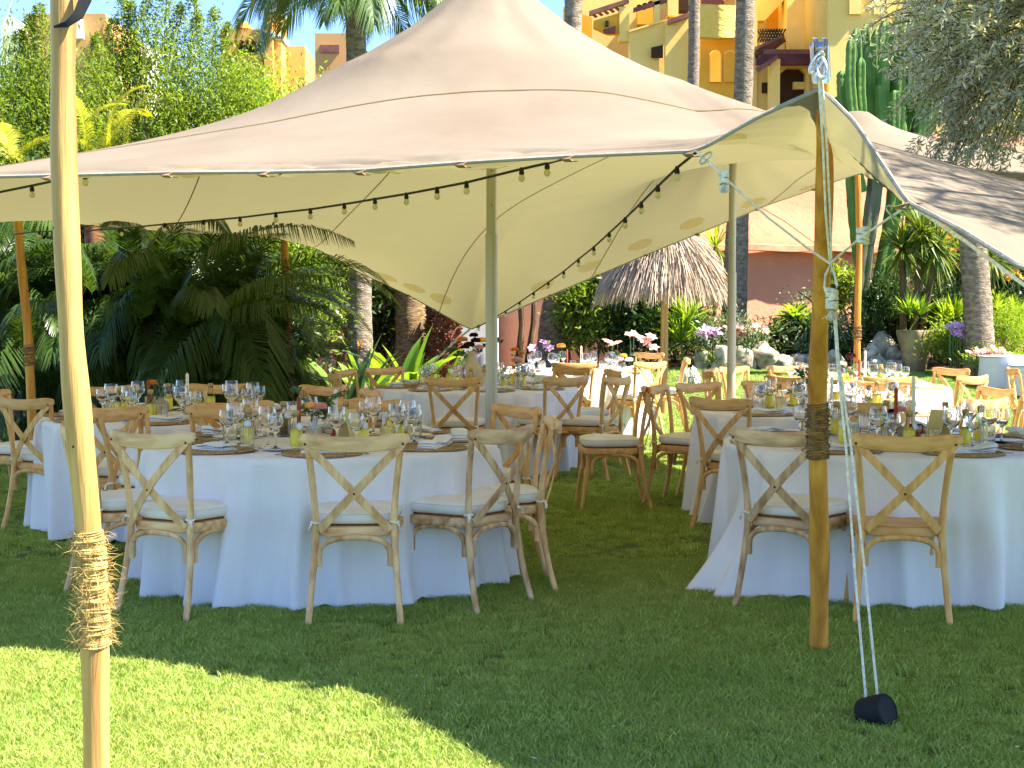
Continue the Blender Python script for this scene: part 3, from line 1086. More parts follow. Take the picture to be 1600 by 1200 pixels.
def tie_mesh(s):
    mb = MB()
    mb.tube([(s * .181 + .021 * math.cos(a), -.214 + .021 * math.sin(a), .474 + .003 * math.sin(a * 2)) for a in np.linspace(0, 2 * PI, 13)[:-1]], [.005] * 12, 6, closed=True)
    mb.sweep([(s * .175, -.200, .476), (s * .165, -.185, .478), (s * .15, -.165, .485)], [(-.008, -.001), (.008, -.001), (.008, .001), (-.008, .001)])
    mb.sweep([(s * .196, -.23, .474), (s * .205, -.238, .46), (s * .209, -.235, .44)], [(-.007, -.001), (.007, -.001), (.007, .001), (-.007, .001)])
    return mb.mesh('tie', M['cushion'])


CH['tie'] = {s: tie_mesh(s) for s in (-1, 1)}
rail = []
for k in range(19):
    x = -.252 + .504 * k / 18
    rail.append((x, -.262 - .052 * (1 - (x / .252) ** 2) - .008, .843 + .024 * (x / .25) ** 2))
rs = [.45, .8, .95] + [1] * 13 + [.95, .8, .45]
mb = MB()
prof = [(.0125 * math.copysign(abs(math.cos(a)) ** .6, math.cos(a)), .036 * math.copysign(abs(math.sin(a)) ** .75, math.sin(a))) for a in np.linspace(0, 2 * PI, 13)[:-1]]
mb.sweep(rail, prof, up=(0, 0, 1), scale=rs)
CH['rail'] = mb.mesh('top_rail', M['oak_x'])
CH['slat'] = {}
for s in (-1, 1):
    dy = -.004 if s > 0 else .006
    pth = bez([(s * .222, -.288 , .845), (s * .10, -.302 + dy, .722), (s * -.03, -.288 + dy, .585), (s * -.165, -.232, .438)], 12)
    CH['slat'][s] = MB().sweep(pth, [(-.019, -.0035), (.019, -.0035), (.019, .0035), (-.019, .0035)], up=(0, 1, 0)).mesh('cross_slat', w)
sm = MB()
for x, y, z in [(.222, -.2945, .845), (-.222, -.2945, .845), (.03, -.3015, .628)]:
    pass
CH['screw'] = MB().lathe([(.0065, 0), (.0062, .0018), (.0035, .003), (.0001, .0032)], 8).mesh('screw', M['screw'])


def arch(p, q, zb, zt, r=.0135):
    p, q = Vector(p), Vector(q)
    pts = []
    for k in range(17):
        a = PI * k / 16
        t = .5 - .5 * math.copysign(abs(math.cos(a)) ** .8, math.cos(a))
        z = zb + .05 + (zt - zb - .05) * math.sin(a) ** .75
        pts.append(p.lerp(q, t) + Vector((0, 0, z)))
    pts = [p + Vector((0, 0, zb))] + pts + [q + Vector((0, 0, zb))]
    return MB().tube(pts, r, 8).mesh('arch_brace', w)


CH['arch'] = [arch((-.163, -.228, 0), (.163, -.228, 0), .27, .405), arch((-.160, .176, 0), (.160, .176, 0), .27, .405),
              arch((-.187, -.19, 0), (-.187, .145, 0), .27, .405), arch((.187, -.19, 0), (.187, .145, 0), .27, .405)]


def make_chair(cushion=True):
    t = empty('cross_back_chair')
    for s in (-1, 1):
        link('leg', CH['rear_leg'][s], t)
        link('leg', CH['front_leg'][s], t)
    link('seat_frame', CH['seat_frame'], t)
    if cushion:
        link('rattan_seat', CH['rattan'], t)
        c = link('cushion', CH['cushion'], t)
        link('piping', CH['piping'], c)
        for s in (-1, 1):
            link('tie', CH['tie'][s], c)
    else:
        link('seat_board', CH['board'], t)
    link('top_rail', CH['rail'], t)
    for s in (-1, 1):
        link('cross_slat', CH['slat'][s], t)
    for x, y, z in [(.222, -.292, .843), (-.222, -.292, .843), (0, -.3005, .615)]:
        link('screw', CH['screw'], t, (x, y, z), (PI / 2, 0, 0))
    for a in CH['arch']:
        link('arch_brace', a, t)
    return t


chair0 = make_chair(True)
chair_bare = make_chair(False)
_used = set()
WOODPARTS = ('leg', 'seat_frame', 'seat_board', 'top_rail', 'cross_slat', 'arch_brace')


def place_chair(x, y, face, label, group, src='c', wood=None, z=None):
    """x, y: midpoint of the rear feet; face: direction the sitter looks, as an angle from +X"""
    base = chair0 if src == 'c' else chair_bare
    if src in _used:
        o = copy_tree(base)
    else:
        o = base
        KIDS(o)
        for c_ in o.children:
            KIDS(c_)
        _used.add(src)
    rz = face - PI / 2
    ox, oy = -math.sin(rz) * .29, math.cos(rz) * .29
    o.location = (x + ox, y + oy, gz(x, y) if z is None else z)
    o.rotation_euler = (random.gauss(0, .004), random.gauss(0, .004), rz)
    tag(o, label, 'chair', group)
    CHLIST.append((o, wood))
    return o


CHLIST = []
RT = .935
TABLES = dict(T1=(-1.03, 7.98), T2=(-2.24, 10.0), T3=(2.11, 8.0), T4=(2.27, 10.53), T5=(-.33, 13.7), T6=(.72, 17.4), T7=(3.17, 13.9), T8=(6.3, 14.4))
TNAME = dict(T1='the front left table', T2='the left back table by the dark palms', T3='the front right table', T4='the second right table', T5='the middle table with the big beige vase',
             T6='the small far table under the thatched parasol', T7='the far right table on the sunlit side', T8='the table leaving the right edge')


def world_ang(p):
    return math.atan2(p[1], p[0])


def chair_px(tbl, fa, fb, label, src='c', wood=None):
    """fa, fb: photo pixels of the left and right rear foot as seen from behind the sitter"""
    out = []
    for px, py in (fa, fb):
        s_ = (py - 486) / 1.45
        Y_ = FPX / s_
        out.append(Vector(((px - 800) / s_, Y_)))
    m_ = (out[0] + out[1]) / 2
    d = out[1] - out[0]
    place_chair(m_.x, m_.y, math.atan2(d.x, -d.y), label, 'cross back chairs round ' + TNAME[tbl], src, wood)


def chair_ang(tbl, deg, label, r=1.34, yaw=0, src='c', wood=None):
    cx, cy_ = TABLES[tbl]
    a = math.radians(deg)
    place_chair(cx + r * math.cos(a), cy_ + r * math.sin(a), a + PI + math.radians(yaw), label, 'cross back chairs round ' + TNAME[tbl], src, wood)


# round the front left table
chair_px('T1', (482, 985), (621, 983), 'limewashed chair seen squarely from behind at the front left table', wood='oak_pale')
chair_px('T1', (178, 966), (283, 979), 'limewashed chair just right of the thick pale pole, turned towards the front left table', wood='oak_pale')
chair_px('T1', (751, 965), (826, 946), 'limewashed chair seen from behind right of the front left table', wood='oak_grey')
chair_px('T1', (870, 931), (856, 906), 'pale chair seen side on at the right end of the front left table', wood='oak_pale')
chair_px('T1', (97, 931), (128, 954), 'yellowish chair seen almost side on, half behind the thick pale pole', wood='oak_pale')
chair_ang('T1', 36, 'chair facing the camera behind the right rim of the front left table', r=1.32, wood='oak')
chair_ang('T1', 84, 'chair on the far side of the front left table, straight behind its bottles and goblets')
chair_ang('T1', 121, 'chair on the far side of the front left table, behind the leftmost goblet')
chair_ang('T1', 158, 'chair facing the camera right of the pale pole, at the front left table')
# round the left back table
chair_ang('T2', -97, 'chair seen from behind at the left back table, right of the pale pole')
chair_ang('T2', -66, 'chair seen from behind between the left back table and the front left table')
chair_px('T2', (6, 832), (66, 838), 'light chair at the left edge with its back towards the camera')
chair_ang('T2', 166, 'light chair at the far left edge, turned to face the camera', r=1.5)
chair_ang('T2', -16, 'chair right of the left back table, curved rail behind the white candle')
chair_ang('T2', 22, 'chair at the right of the left back table, just behind the white candle flame end')
chair_ang('T2', 52, 'chair right and behind the left back table, inner side of rail showing')
chair_ang('T2', 91, 'chair on the far side of the left back table, right of the white candle')
chair_ang('T2', 127, 'chair on the far side of the left back table, between pale pole and rust candle')
# round the middle table
chair_ang('T5', -97, 'chair seen squarely from behind just left of the near metal post')
chair_ang('T5', -54, 'chair seen from behind just right of the near metal post', r=1.36)
chair_px('T5', (952, 753), (984, 746), 'chair pulled out at the right of the middle table, white cushion showing')
chair_ang('T5', 14, 'chair at the right end of the middle table, turned towards it')
chair_ang('T5', 46, 'chair behind the right part of the middle table, facing the camera')
chair_ang('T5', 135, 'chair behind the left part of the middle table in front of the bright leaves')
chair_ang('T5', 163, 'chair at the left end of the middle table, inner rail showing')
chair_ang('T5', -165, 'chair at the left end of the middle table, seen from behind at an angle')
chair_ang('T5', 92, 'chair on the far side of the middle table, behind the big beige vase')
# round the second right table
chair_ang('T4', -133, 'orange toned chair seen from behind at the left front of the second right table', r=1.36)
chair_px('T4', (1027, 806), (1000, 781), 'chair seen side on left of the second right table, white cushion showing')
chair_ang('T4', 153, 'chair at the left end of the second right table, rail turned to the camera')
chair_ang('T4', 127, 'chair behind the left part of the second right table, light inner rail')
chair_ang('T4', 98, 'chair behind the second right table, just left of the orange front pole')
chair_ang('T4', 60, 'chair behind the second right table, right of the white ropes')
chair_ang('T4', -89, 'chair squeezed between the two right tables, partly behind the orange front pole')
chair_ang('T4', -54, 'chair seen from behind between the two right tables, near the right edge')
chair_ang('T4', 13, 'chair at the right end of the second right table, inner side of the rail showing')
chair_ang('T4', -20, 'chair at the right edge of the photo beside the second right table')
# round the front right table
chair_px('T3', (1156, 957), (1275, 972), 'limewashed chair with white cushion, half behind the orange front pole', wood='oak_grey')
chair_px('T3', (1344, 983), (1489, 987), 'bare wooden chair without a cushion at the front right table', src='b', wood='oak')
chair_ang('T3', -25, 'chair beyond the right edge of the front right table')
# round the far right table
chair_ang('T7', -88, 'chair with its back to the camera at the front of the far right table')
chair_ang('T7', -124, 'chair at the far right table, just left of the orange front pole')
chair_ang('T7', -49, 'chair seen from behind on the bright lawn before the far right table')
chair_ang('T7', 182, 'chair seen side on at the left end of the far right table')
chair_ang('T7', 157, 'chair at the left end of the far right table, rail turned to the camera')
chair_ang('T7', 135, 'chair in front of the far metal post, facing the camera')
chair_ang('T7', 104, 'chair behind the far right table, farthest left of the orange front pole')
chair_ang('T7', 28, 'chair behind the right end of the far right table, alone against the bright lawn')
# the table leaving the frame
chair_ang('T8', 172, 'chair at the right edge facing the table that leaves the frame, light inner rail', r=1.36)
chair_ang('T8', 203, 'chair at the right edge seen from behind, next to the table that leaves the frame', r=1.36)
# round the small far table
chair_ang('T6', -52, 'chair with a white cushion seen from behind under the thatched parasol')
chair_ang('T6', -92, 'chair seen from behind at the small far table, left of the parasol post')
chair_ang('T6', -4, 'chair seen side on right of the thatched parasol post')
chair_ang('T6', 42, 'chair facing the camera just behind the thatched parasol post')

for o, wd in CHLIST:                                       # woods of some front chairs differ
    if wd and wd != 'oak':
        for ch in o.children:
            if ch.name.split('.')[0] in WOODPARTS:
                ch.material_slots[0].link = 'OBJECT'
                ch.material_slots[0].material = M[wd + ('_x' if ch.name.split('.')[0] in ('top_rail', 'seat_frame', 'seat_board') else '')]


# ---- tables and cloths
def cloth_mesh(r, h, seed, drag=None, flare=.10, top=True):
    rg = np.random.default_rng(seed)
    n = 360
    th = np.linspace(0, 2 * PI, n, endpoint=False)
    fold = np.zeros(n)
    nf = int(rg.integers(17, 22))
    for k in range(nf):                                    # uneven pleats: sharp crests, wide valleys
        c = 2 * PI * (k + rg.uniform(-.3, .3)) / nf
        wd = rg.uniform(.045, .085)
        d = (th - c + PI) % (2 * PI) - PI
        fold += rg.uniform(.35, 1.0) * np.exp(-(d / wd) ** 2)
    fine = .15 * np.sin(th * 37 + rg.random() * 6) + .1 * np.sin(th * 61 + 1)
    V = []
    rows = [(.30, 0, 0), (.75, 0, 0), (.97, 0, 0), (.992, -.004, 0), (1.0, -.014, 0), (1.003, -.035, .01)] + [(1.005, None, t) for t in np.linspace(.06, 1, 26)]
    V.append((0, 0, h))
    for k, (rf, dz, t) in enumerate(rows):
        amp = t ** .75
        for q in range(n):
            rr = r * rf + .012 * t + flare * amp * (fold[q] + fine[q] * .5)
            rr -= .055 * amp * (1 - min(1, fold[q]))
            z = h + (dz if dz is not None else -t * (h - .012))
            ph = th[q] + .05 * amp * math.sin(3 * th[q] + t * 2 + seed)
            if drag:
                d = (th[q] - drag[0] + PI) % (2 * PI) - PI
                rr += drag[1] * max(0, t - .25) ** 1.7 * math.exp(-(d / drag[2]) ** 2)
            if dz is None and t > .97:
                z = .012 + .012 * math.sin(q * .9 + seed) * .6 + .010 * math.sin(q * .23)
            V.append((rr * math.cos(ph), rr * math.sin(ph), max(.006, z)))
    F3 = [(0, 1 + q, 1 + (q + 1) % n, 1 + (q + 1) % n) for q in range(n)]
    faces = [(0, 1 + q, 1 + (q + 1) % n) for q in range(n)]
    for i in range(len(rows) - 1):
        for q in range(n):
            a, b = 1 + i * n + q, 1 + i * n + (q + 1) % n
            faces.append((a, a + n, b + n, b))
    me = bpy.data.meshes.new('tablecloth')
    me.from_pydata(V, [], faces)
    me.materials.append(M['cloth'])
    me.polygons.foreach_set("use_smooth", [True] * len(me.polygons))
    me.update()
    return me


def make_table(k):
    x, y = TABLES[k]
    z = gz(x, y)
    t = empty('round_table', (x, y, z))
    tag(t, {'T1': 'round table at the front left, hidden under its white cloth', 'T2': 'round table at the left back by the palms, hidden under its cloth',
            'T3': 'round table at the front right, hidden under its white cloth', 'T4': 'second round table on the right, hidden under its cloth',
            'T5': 'round table in the middle that carries the big beige vase', 'T6': 'small far round table below the thatched parasol',
            'T7': 'far right round table in front of the sunny lawn', 'T8': 'round table that leaves the right edge of the photo'}[k], 'table', 'round dining tables')
    r_ = RT if k != 'T6' else .90
    MB().lathe([(r_ - .02, .705), (r_ - .005, .71), (r_ - .005, .73), (r_ - .02, .735)], 48).build('table_top', M['table_top'], t)
    for a in range(4):
        c, s = math.cos(PI / 4 + a * PI / 2), math.sin(PI / 4 + a * PI / 2)
        MB().tube([(c * .6, s * .6, 0), (c * .55, s * .55, .704)], .02, 8).build('leg', M['table_top'], t)
    drag = {'T3': (math.radians(205), .42, .30), 'T4': (math.radians(215), .12, .5), 'T1': (math.radians(-20), .06, .4)}.get(k)
    c = link('tablecloth', cloth_mesh(r_ + .012, .742, int(k[1]) * 11 + 3, drag, flare=.12), None, (x, y, z))
    tag(c, {'T1': 'white cloth with deep folds on the front left table', 'T2': 'cream looking cloth on the left back table', 'T3': 'white cloth trailing on the grass at the front right table',
            'T4': 'cream looking cloth on the second right table', 'T5': 'cream looking cloth on the middle table with the big vase', 'T6': 'pale cloth on the far table under the thatched parasol',
            'T7': 'pale cloth on the far right table by the sunny lawn', 'T8': 'pale cloth on the table that leaves the right edge'}[k], 'tablecloth', 'tablecloths on the dining tables')


for k in TABLES:
    make_table(k)
TZ = .746

# two white bistro tables on the far lawn
for (px, py, Yd, lb) in [(1580, 556, 21.0, 'white covered round table on the far lawn at the right edge'), (1625, 570, 20.3, 'white covered round table cut by the right edge, nearer than its twin')]:
    p = at(px, py, Yd)
    zz = gz(p.x, p.y)
    t = empty('bistro_table', (p.x, p.y, zz))
    tag(t, lb, 'table', 'white tables on the far lawn')
    h = p.z - zz
    MB().lathe([(.40, h - .02), (.42, h - .012), (.42, h), (.38, h + .002)], 40).build('table_top', M['cloth'], t)
    MB().lathe([(.43, h - .021), (.432, h - .05), (.44, h * .5), (.47, .01)], 40, fr=lambda a, i: 1 + .03 * math.sin(8 * a) * (i > 0)).build('cover', M['cloth'], t)

# ------------------------------------------------------------------ things on the tables
def goblet_mesh(h, rb, name):
    zb = h * .46
    prof = [(.0005, .002), (rb * .95, 0), (rb * .98, .002), (.010, .009), (.0045, .02), (.004, zb - .02), (.007, zb - .004)]
    bowl = [(rb * .55, zb + .012), (rb * .92, zb + .035), (rb * 1.02, zb + .055), (rb * .99, h * .85), (rb * .88, h)]
    inner = [(rb * .88 - .0012, h - .0005), (rb * .99 - .0014, h * .85), (rb * 1.02 - .0015, zb + .055), (rb * .90, zb + .036), (rb * .5, zb + .016), (.0005, zb + .006)]
    return MB().lathe(prof + bowl + inner, 20).mesh(name, M['glass'], angle=60)


GOB_L, GOB_S = goblet_mesh(.215, .048, 'wine_glass'), goblet_mesh(.185, .041, 'wine_glass')
tum = [(.0005, .004), (.030, 0), (.033, .003), (.036, .05), (.037, .092), (.0355, .093), (.034, .05), (.031, .012), (.0005, .010)]
TUM = MB().lathe(tum, 24, fr=lambda a, i: 1 + (.025 * math.cos(12 * a) if i < 5 else 0)).mesh('tumbler', M['glass'], angle=25)
rings = []
for k in range(9):
    r0_ = .02 + k * .018
    rings += [(r0_, .0035), (r0_ + .009, .0095)]
PMAT = MB().lathe([(.001, .006)] + rings + [(.185, .004), (.184, .0), (.001, 0)], 40, fr=lambda a, i: 1 + .006 * math.sin(a * 28 + i * 1.7)).mesh('placemat', M['mat_weave'], angle=30)


def napkin_mesh(seed, folded=0):
    rg = random.Random(seed)
    mb = MB()
    for lay in range(3):
        w_, d_ = .105 - .006 * lay, .045 - .003 * lay
        z0 = .0075 * lay
        n = 10
        top, bot = [], []
        for i in range(n + 1):
            for j in range(5):
                x = -w_ + 2 * w_ * i / n
                y = -d_ + 2 * d_ * j / 4
                zz = z0 + .0065 + .004 * math.sin(x * 40 + seed + lay) * (lay + 1) / 2 + (.010 * (i / n) ** 3 if lay == 2 else 0) - (.004 if j in (0, 4) else 0)
                top.append((x + .01 * lay, y + .006 * math.sin(lay * 2 + x * 20), zz))
                bot.append((x + .01 * lay, y + .006 * math.sin(lay * 2 + x * 20), max(z0, 0) + .0005 + (zz - z0 - .0065) * .5))
        V = top + bot
        N = (n + 1) * 5
        F = []
        for i in range(n):
            for j in range(4):
                a = i * 5 + j
                F.append((a, a + 5, a + 6, a + 1))
                F.append((N + a, N + a + 1, N + a + 6, N + a + 5))
        for i in range(n):
            for j in (0, 4):
                a = i * 5 + j
                F.append((a, N + a, N + a + 5, a + 5) if j == 4 else (a + 5, N + a + 5, N + a, a))
        for j in range(4):
            F.append((j, j + 1, N + j + 1, N + j))
            a = n * 5 + j
            F.append((a + 1, a, N + a, N + a + 1))
        mb.add(V, F)
    return mb.mesh('napkin', M['napkin'], angle=60)


NAPS = [napkin_mesh(k) for k in range(4)]
PLATE = MB().lathe([(.001, .004), (.055, .003), (.075, .010), (.088, .014), (.090, .013), (.075, .006), (.05, 0), (.001, 0)], 32).mesh('side_plate', M['china'], angle=50)
kn = MB()
kn.sweep([(0, -.10, .004), (0, -.02, .004), (0, .02, .004), (.001, .09, .004), (.004, .11, .004)], [(-.006, -.0015), (.006, -.0015), (.006, .0015), (-.006, .0015)], scale=[1, .7, 1, 1.2, .3])
KNIFE = kn.mesh('knife', M['cutlery'])
fk = MB()
fk.sweep([(0, -.10, .004), (0, -.03, .003), (0, .03, .005), (0, .055, .003)], [(-.006, -.0012), (.006, -.0012), (.006, .0012), (-.006, .0012)], scale=[1, .5, .6, 1.9])
for q in (-1.5, -.5, .5, 1.5):
    fk.sweep([(q * .0055, .055, .003), (q * .0055, .095, .006)], [(-.0015, -.001), (.0015, -.001), (.0015, .001), (-.0015, .001)])
FORK = fk.mesh('fork', M['cutlery'])
BOT = MB().lathe([(.0262, .0745), (.027, .076), (.022, .092), (.0125, .108), (.0125, .135), (.0148, .137), (.0148, .141), (.0115, .141)], 18).mesh('glass_body', M['thin_glass'], angle=50)
LIQ = MB().lathe([(.0005, .0060), (.0262, .0068), (.0265, .0745), (.0235, .084), (.0005, .084)], 18).mesh('liqueur', M['lemon'], angle=50)
CAPB = MB().lathe([(.010, .130), (.0140, .1415), (.0150, .143), (.0150, .156), (.013, .158), (.0005, .158)], 14).mesh('stopper', M['cork'])
tg = MB().lathe([(.016, 0), (.016, .0012), (.0155, .0015), (.0005, .0015)], 16)
TAGM = tg.mesh('paper_tag', M['tag'])
TAGI = MB().lathe([(.011, 0), (.012, 0), (.012, .0004), (.011, .0004)], 16, closed=True).mesh('tag_print', M['tag_ink'])

WORDS = ['nearest', 'front right', 'right', 'back right', 'farthest', 'back left', 'left', 'front left']


def on_table(k, r, deg, name, me, label, cat, group, rz=0, z=0):
    x, y = TABLES[k]
    a = math.radians(deg)
    o = link(name, me, None, (x + r * math.cos(a), y + r * math.sin(a), gz(x, y) + TZ + z), (0, 0, rz))
    if name in ('napkin', 'placemat', 'tumbler'):
        o.scale = {'napkin': (1.22, 1.15, 1.3), 'placemat': (1.07, 1.07, 1), 'tumbler': (1.06, 1.06, 1.1)}[name]
    return tag(o, label, cat, group)


def bottle(k, r, deg, label, tagface=None):
    x, y = TABLES[k]
    a = math.radians(deg)
    o = empty('liqueur_bottle', (x + r * math.cos(a), y + r * math.sin(a), gz(x, y) + TZ), random.uniform(-.4, .4))
    tag(o, label, 'bottle', 'small bottles of yellow liqueur')
    o.scale = (1.2, 1.2, 1.22)
    link('glass_body', BOT, o)
    link('liqueur', LIQ, o)
    link('stopper', CAPB, o)
    if tagface is not None:
        t = link('paper_tag', TAGM, o, (.010 * tagface, -.028, .092), (PI / 2 - .3, 0, .3 * tagface))
        link('tag_print', TAGI, t, (0, 0, .0012))
    return o


TSHORT = dict(T1='front left table', T2='left back table', T3='front right table', T4='second right table', T5='middle table', T6='small far table', T7='far right table')
for k in ('T1', 'T2', 'T3', 'T4', 'T5', 'T7', 'T6'):
    near = k in ('T1', 'T3')
    for i in range(8):
        deg = {'T1': -82, 'T2': -88, 'T3': -80, 'T4': -92, 'T5': -80, 'T7': -84, 'T6': -86}[k] + 45 * i + random.uniform(-3, 3)
        a = math.radians(deg)
        wd = WORDS[i] + ' place of the ' + TSHORT[k]
        o = on_table(k, .745, deg, 'placemat', PMAT, 'round woven placemat at the ' + wd, 'placemat', 'woven placemats')
        on_table(k, .735 + random.uniform(-.03, .03), deg + random.uniform(-2, 2), 'napkin', NAPS[(i + int(k[1])) % 4], 'folded white napkin at the ' + wd, 'napkin', 'folded napkins',
                 a + PI / 2 + random.choice([0, .12, -.15, .3]), .0095)
        on_table(k, .47, deg + 9, 'wine_glass', GOB_L, 'large clear wine glass at the ' + wd, 'wine glass', 'large wine glasses')
        on_table(k, .53, deg + 19, 'wine_glass', GOB_S, 'smaller clear wine glass at the ' + wd, 'wine glass', 'smaller wine glasses', z=0)
        on_table(k, .50, deg - 5, 'tumbler', TUM, 'fluted water tumbler at the ' + wd, 'tumbler', 'fluted tumblers')
        if k not in ('T6',):
            bottle(k, .43, deg - 18, 'small bottle of yellow liqueur at the ' + wd, random.choice([-1, 1, None]) if near else None)
        if near or k in ('T2', 'T4'):
            on_table(k, .745, deg + 15.5, 'knife', KNIFE, 'table knife at the ' + wd, 'knife', 'table knives', a + PI / 2 + .25, .001)
            on_table(k, .745, deg - 15.5, 'fork', FORK, 'table fork at the ' + wd, 'fork', 'table forks', a + PI / 2 - .25, .001)
            on_table(k, .56, deg - 23, 'side_plate', PLATE, 'small white side plate at the ' + wd, 'plate', 'side plates')


def spot(k, px, frac_y, name, cat, label, group=None):
    """an Empty on table k at photo column px and depth offset frac_y from its centre"""
    x, y = TABLES[k]
    yy = y + frac_y
    o = empty(name, ((px - 800) / FPX * yy, yy, gz(x, y) + TZ))
    return tag(o, label, cat, group)


def taper(k, px, dy, h, m_, label, holder='cone', hm='terracotta', hh=.07):
    t = spot(k, px, dy, 'candle_holder', 'candle holder', label)
    if holder == 'cone':
        MB().lathe([(.036, 0), (.036, .006), (.020, hh * .5), (.018, hh), (.0125, hh + .001), (.012, hh - .01)], 20).build('holder', M[hm], t)
    elif holder == 'arch':
        mb = MB()
        pts = [(-.035, 0, 0), (-.035, 0, .03)] + [(.035 * -math.cos(a), 0, .03 + .045 * math.sin(a)) for a in np.linspace(.2, PI - .2, 9)] + [(.035, 0, .03), (.035, 0, 0)]
        mb.sweep(pts, [(-.022, -.012), (.022, -.012), (.022, .012), (-.022, .012)], up=(0, 1, 0))
        mb.build('holder', M[hm], t)
        hh = .082
    else:
        mb = MB().lathe([(.034, 0), (.046, .012), (.048, .035), (.038, .058), (.022, .070), (.019, .100), (.021, .108), (.0125, .108), (.0125, .095)], 24)
        mb.build('holder', M[hm], t)
        MB().tube([(.020, 0, .104), (.045, 0, .104), (.052, 0, .098), (.052, 0, .066), (.040, 0, .050)], .005, 7).build('handle', M[hm], t)
        hh = .103
    c = MB().tube([(0, 0, hh - .008), (.001, 0, hh + h * .5), (0, .001, hh + h - .012), (0, .001, hh + h)], [.0115, .011, .0105, .003], 14).build('taper_candle', M[m_], None, t.location)
    tag(c, label.replace('candle holder', 'taper candle').replace('holder', 'taper candle'), 'candle', 'taper candles')
    MB().tube([(0, 0, hh + h - .002), (.001, 0, hh + h + .008)], .0012, 5).build('wick', M['ink'], c)
    return t


def bloom(c, r, m_, parent, off=(0, 0, 0), n=60):
    """rose-like head: nested petals"""
    c = np.array(c)
    V, F, rn = [], [], []
    for k in range(n):
        t = (k + .5) / n
        ph = k * 2.399
        el = PI / 2 * (1 - t ** .7) * 1.25 - .25
        d = np.array([math.cos(ph) * math.cos(el), math.sin(ph) * math.cos(el), math.sin(el)])
        s = np.cross(d, [0, 0, 1.0]) + 1e-4
        s /= np.linalg.norm(s)
        up = np.cross(s, d)
        R = r * (.35 + .65 * t ** .5)
        wd = r * (.3 + .4 * t)
        base = c + d * R * .45
        o = len(V)
        mid = c + d * R * .95 + up * wd * .1
        tip = c + d * R + up * wd * .9 + d * r * .08 * math.sin(k)
        V += [base, mid + s * wd * .75, tip + s * wd * .35, tip - s * wd * .35, mid - s * wd * .75]
        F += [(o, o + 1, o + 2, o + 3), (o, o + 3, o + 4, o + 4)]
        rn += [random.random()] * 2
    mb = MB().add(V, [f if f[2] != f[3] else f[:3] for f in F])
    me = mb.mesh('bloom', m_, angle=60)
    a = me.attributes.new("rnd", 'FLOAT', 'FACE')
    a.data.foreach_set("value", np.asarray(rn, np.float32))
    return link('bloom', me, parent, off)


def sprig(parent, start, end, n, L, W, m_='leaf_euc', name='leaf_sprig', spread=.9):
    s_, e_ = np.array(start, float), np.array(end, float)
    mid = (s_ + e_) / 2 + np.array([0, 0, .15 * np.linalg.norm(e_ - s_)])
    path = bez([s_, mid, e_], 10)
    MB().tube(path, .0014, 4).build('stem', M['leaf_euc'], parent)
    P = np.array(path)
    idx = RNG.uniform(.25, 1, n)
    C = np.stack([np.interp(idx, np.linspace(0, 1, 10), P[:, q]) for q in range(3)], 1)
    D = unit(RNG.normal(size=(n, 3)) * spread + (e_ - s_) / np.linalg.norm(e_ - s_) * .8)
    V, F = leaf_quads(C, D, L * (.7 + .6 * RNG.random(n)), W, .5, .1)
    link(name, fastmesh(name, V, F, [M[m_]], RNG.random(len(F))), parent)


def vase(k, px, dy, prof, m_, label, blooms, sprigs, seg=24):
    v = spot(k, px, dy, 'vase', 'vase', label)
    MB().lathe(prof, seg).build('vase_body', M[m_], v)
    h = prof[-1][1] if prof[-1][1] > .03 else max(p[1] for p in prof)
    f = empty('flower_posy', v.location)
    tag(f, 'flowers of the ' + label, 'flowers')
    for (x, y, z, r, mm) in blooms:
        MB().tube([(0, 0, h * .6), (x * .5, y * .5, h + (z - h) * .5), (x, y, z)], .0016, 5).build('stem', M['leaf_euc'], f)
        bloom((0, 0, 0), r, M[mm], f, (x, y, z))
    for (a, b, n, L, W) in sprigs:
        sprig(f, (0, 0, h * .8), (a[0], a[1], b), n, L, W)
    return v


def number_block(k, px, dy, label, rz, text=None, lean=.35):
    t = spot(k, px, dy, 'table_number', 'table number', label)
    t.rotation_euler = (0, 0, rz)
    mb = MB()
    for s in (-1, 1):
        mb.sweep([(s * .055, 0, 0), (0, 0, .165)], [(-.045, -.006), (.045, -.006), (.045, .006), (-.045, .006)], up=(0, 1, 0)) if False else None
    R = Matrix.Rotation(lean, 3, 'X')
    MB().box((0, -.028, .085), (.095, .008, .175), M=Matrix.Rotation(-lean * .9, 3, 'X')).build('front_board', M['number_wood'], t)
    MB().box((0, .028, .085), (.095, .008, .175), M=Matrix.Rotation(lean * .9, 3, 'X')).build('back_board', M['number_wood'], t)
    if text:
        cu = bpy.data.curves.new('number', 'FONT')
        cu.body = text
        cu.size = .13
        cu.extrude = .0006
        cu.align_x = 'CENTER'
        cu.align_y = 'CENTER'
        cu.materials.append(M['ink'])
        o = bpy.data.objects.new('number', cu)
        COL.objects.link(o)
        o.parent = t
        o.location = (0, -.0345, .087)
        o.rotation_euler = (PI / 2 - lean * .9, 0, 0)
    return t


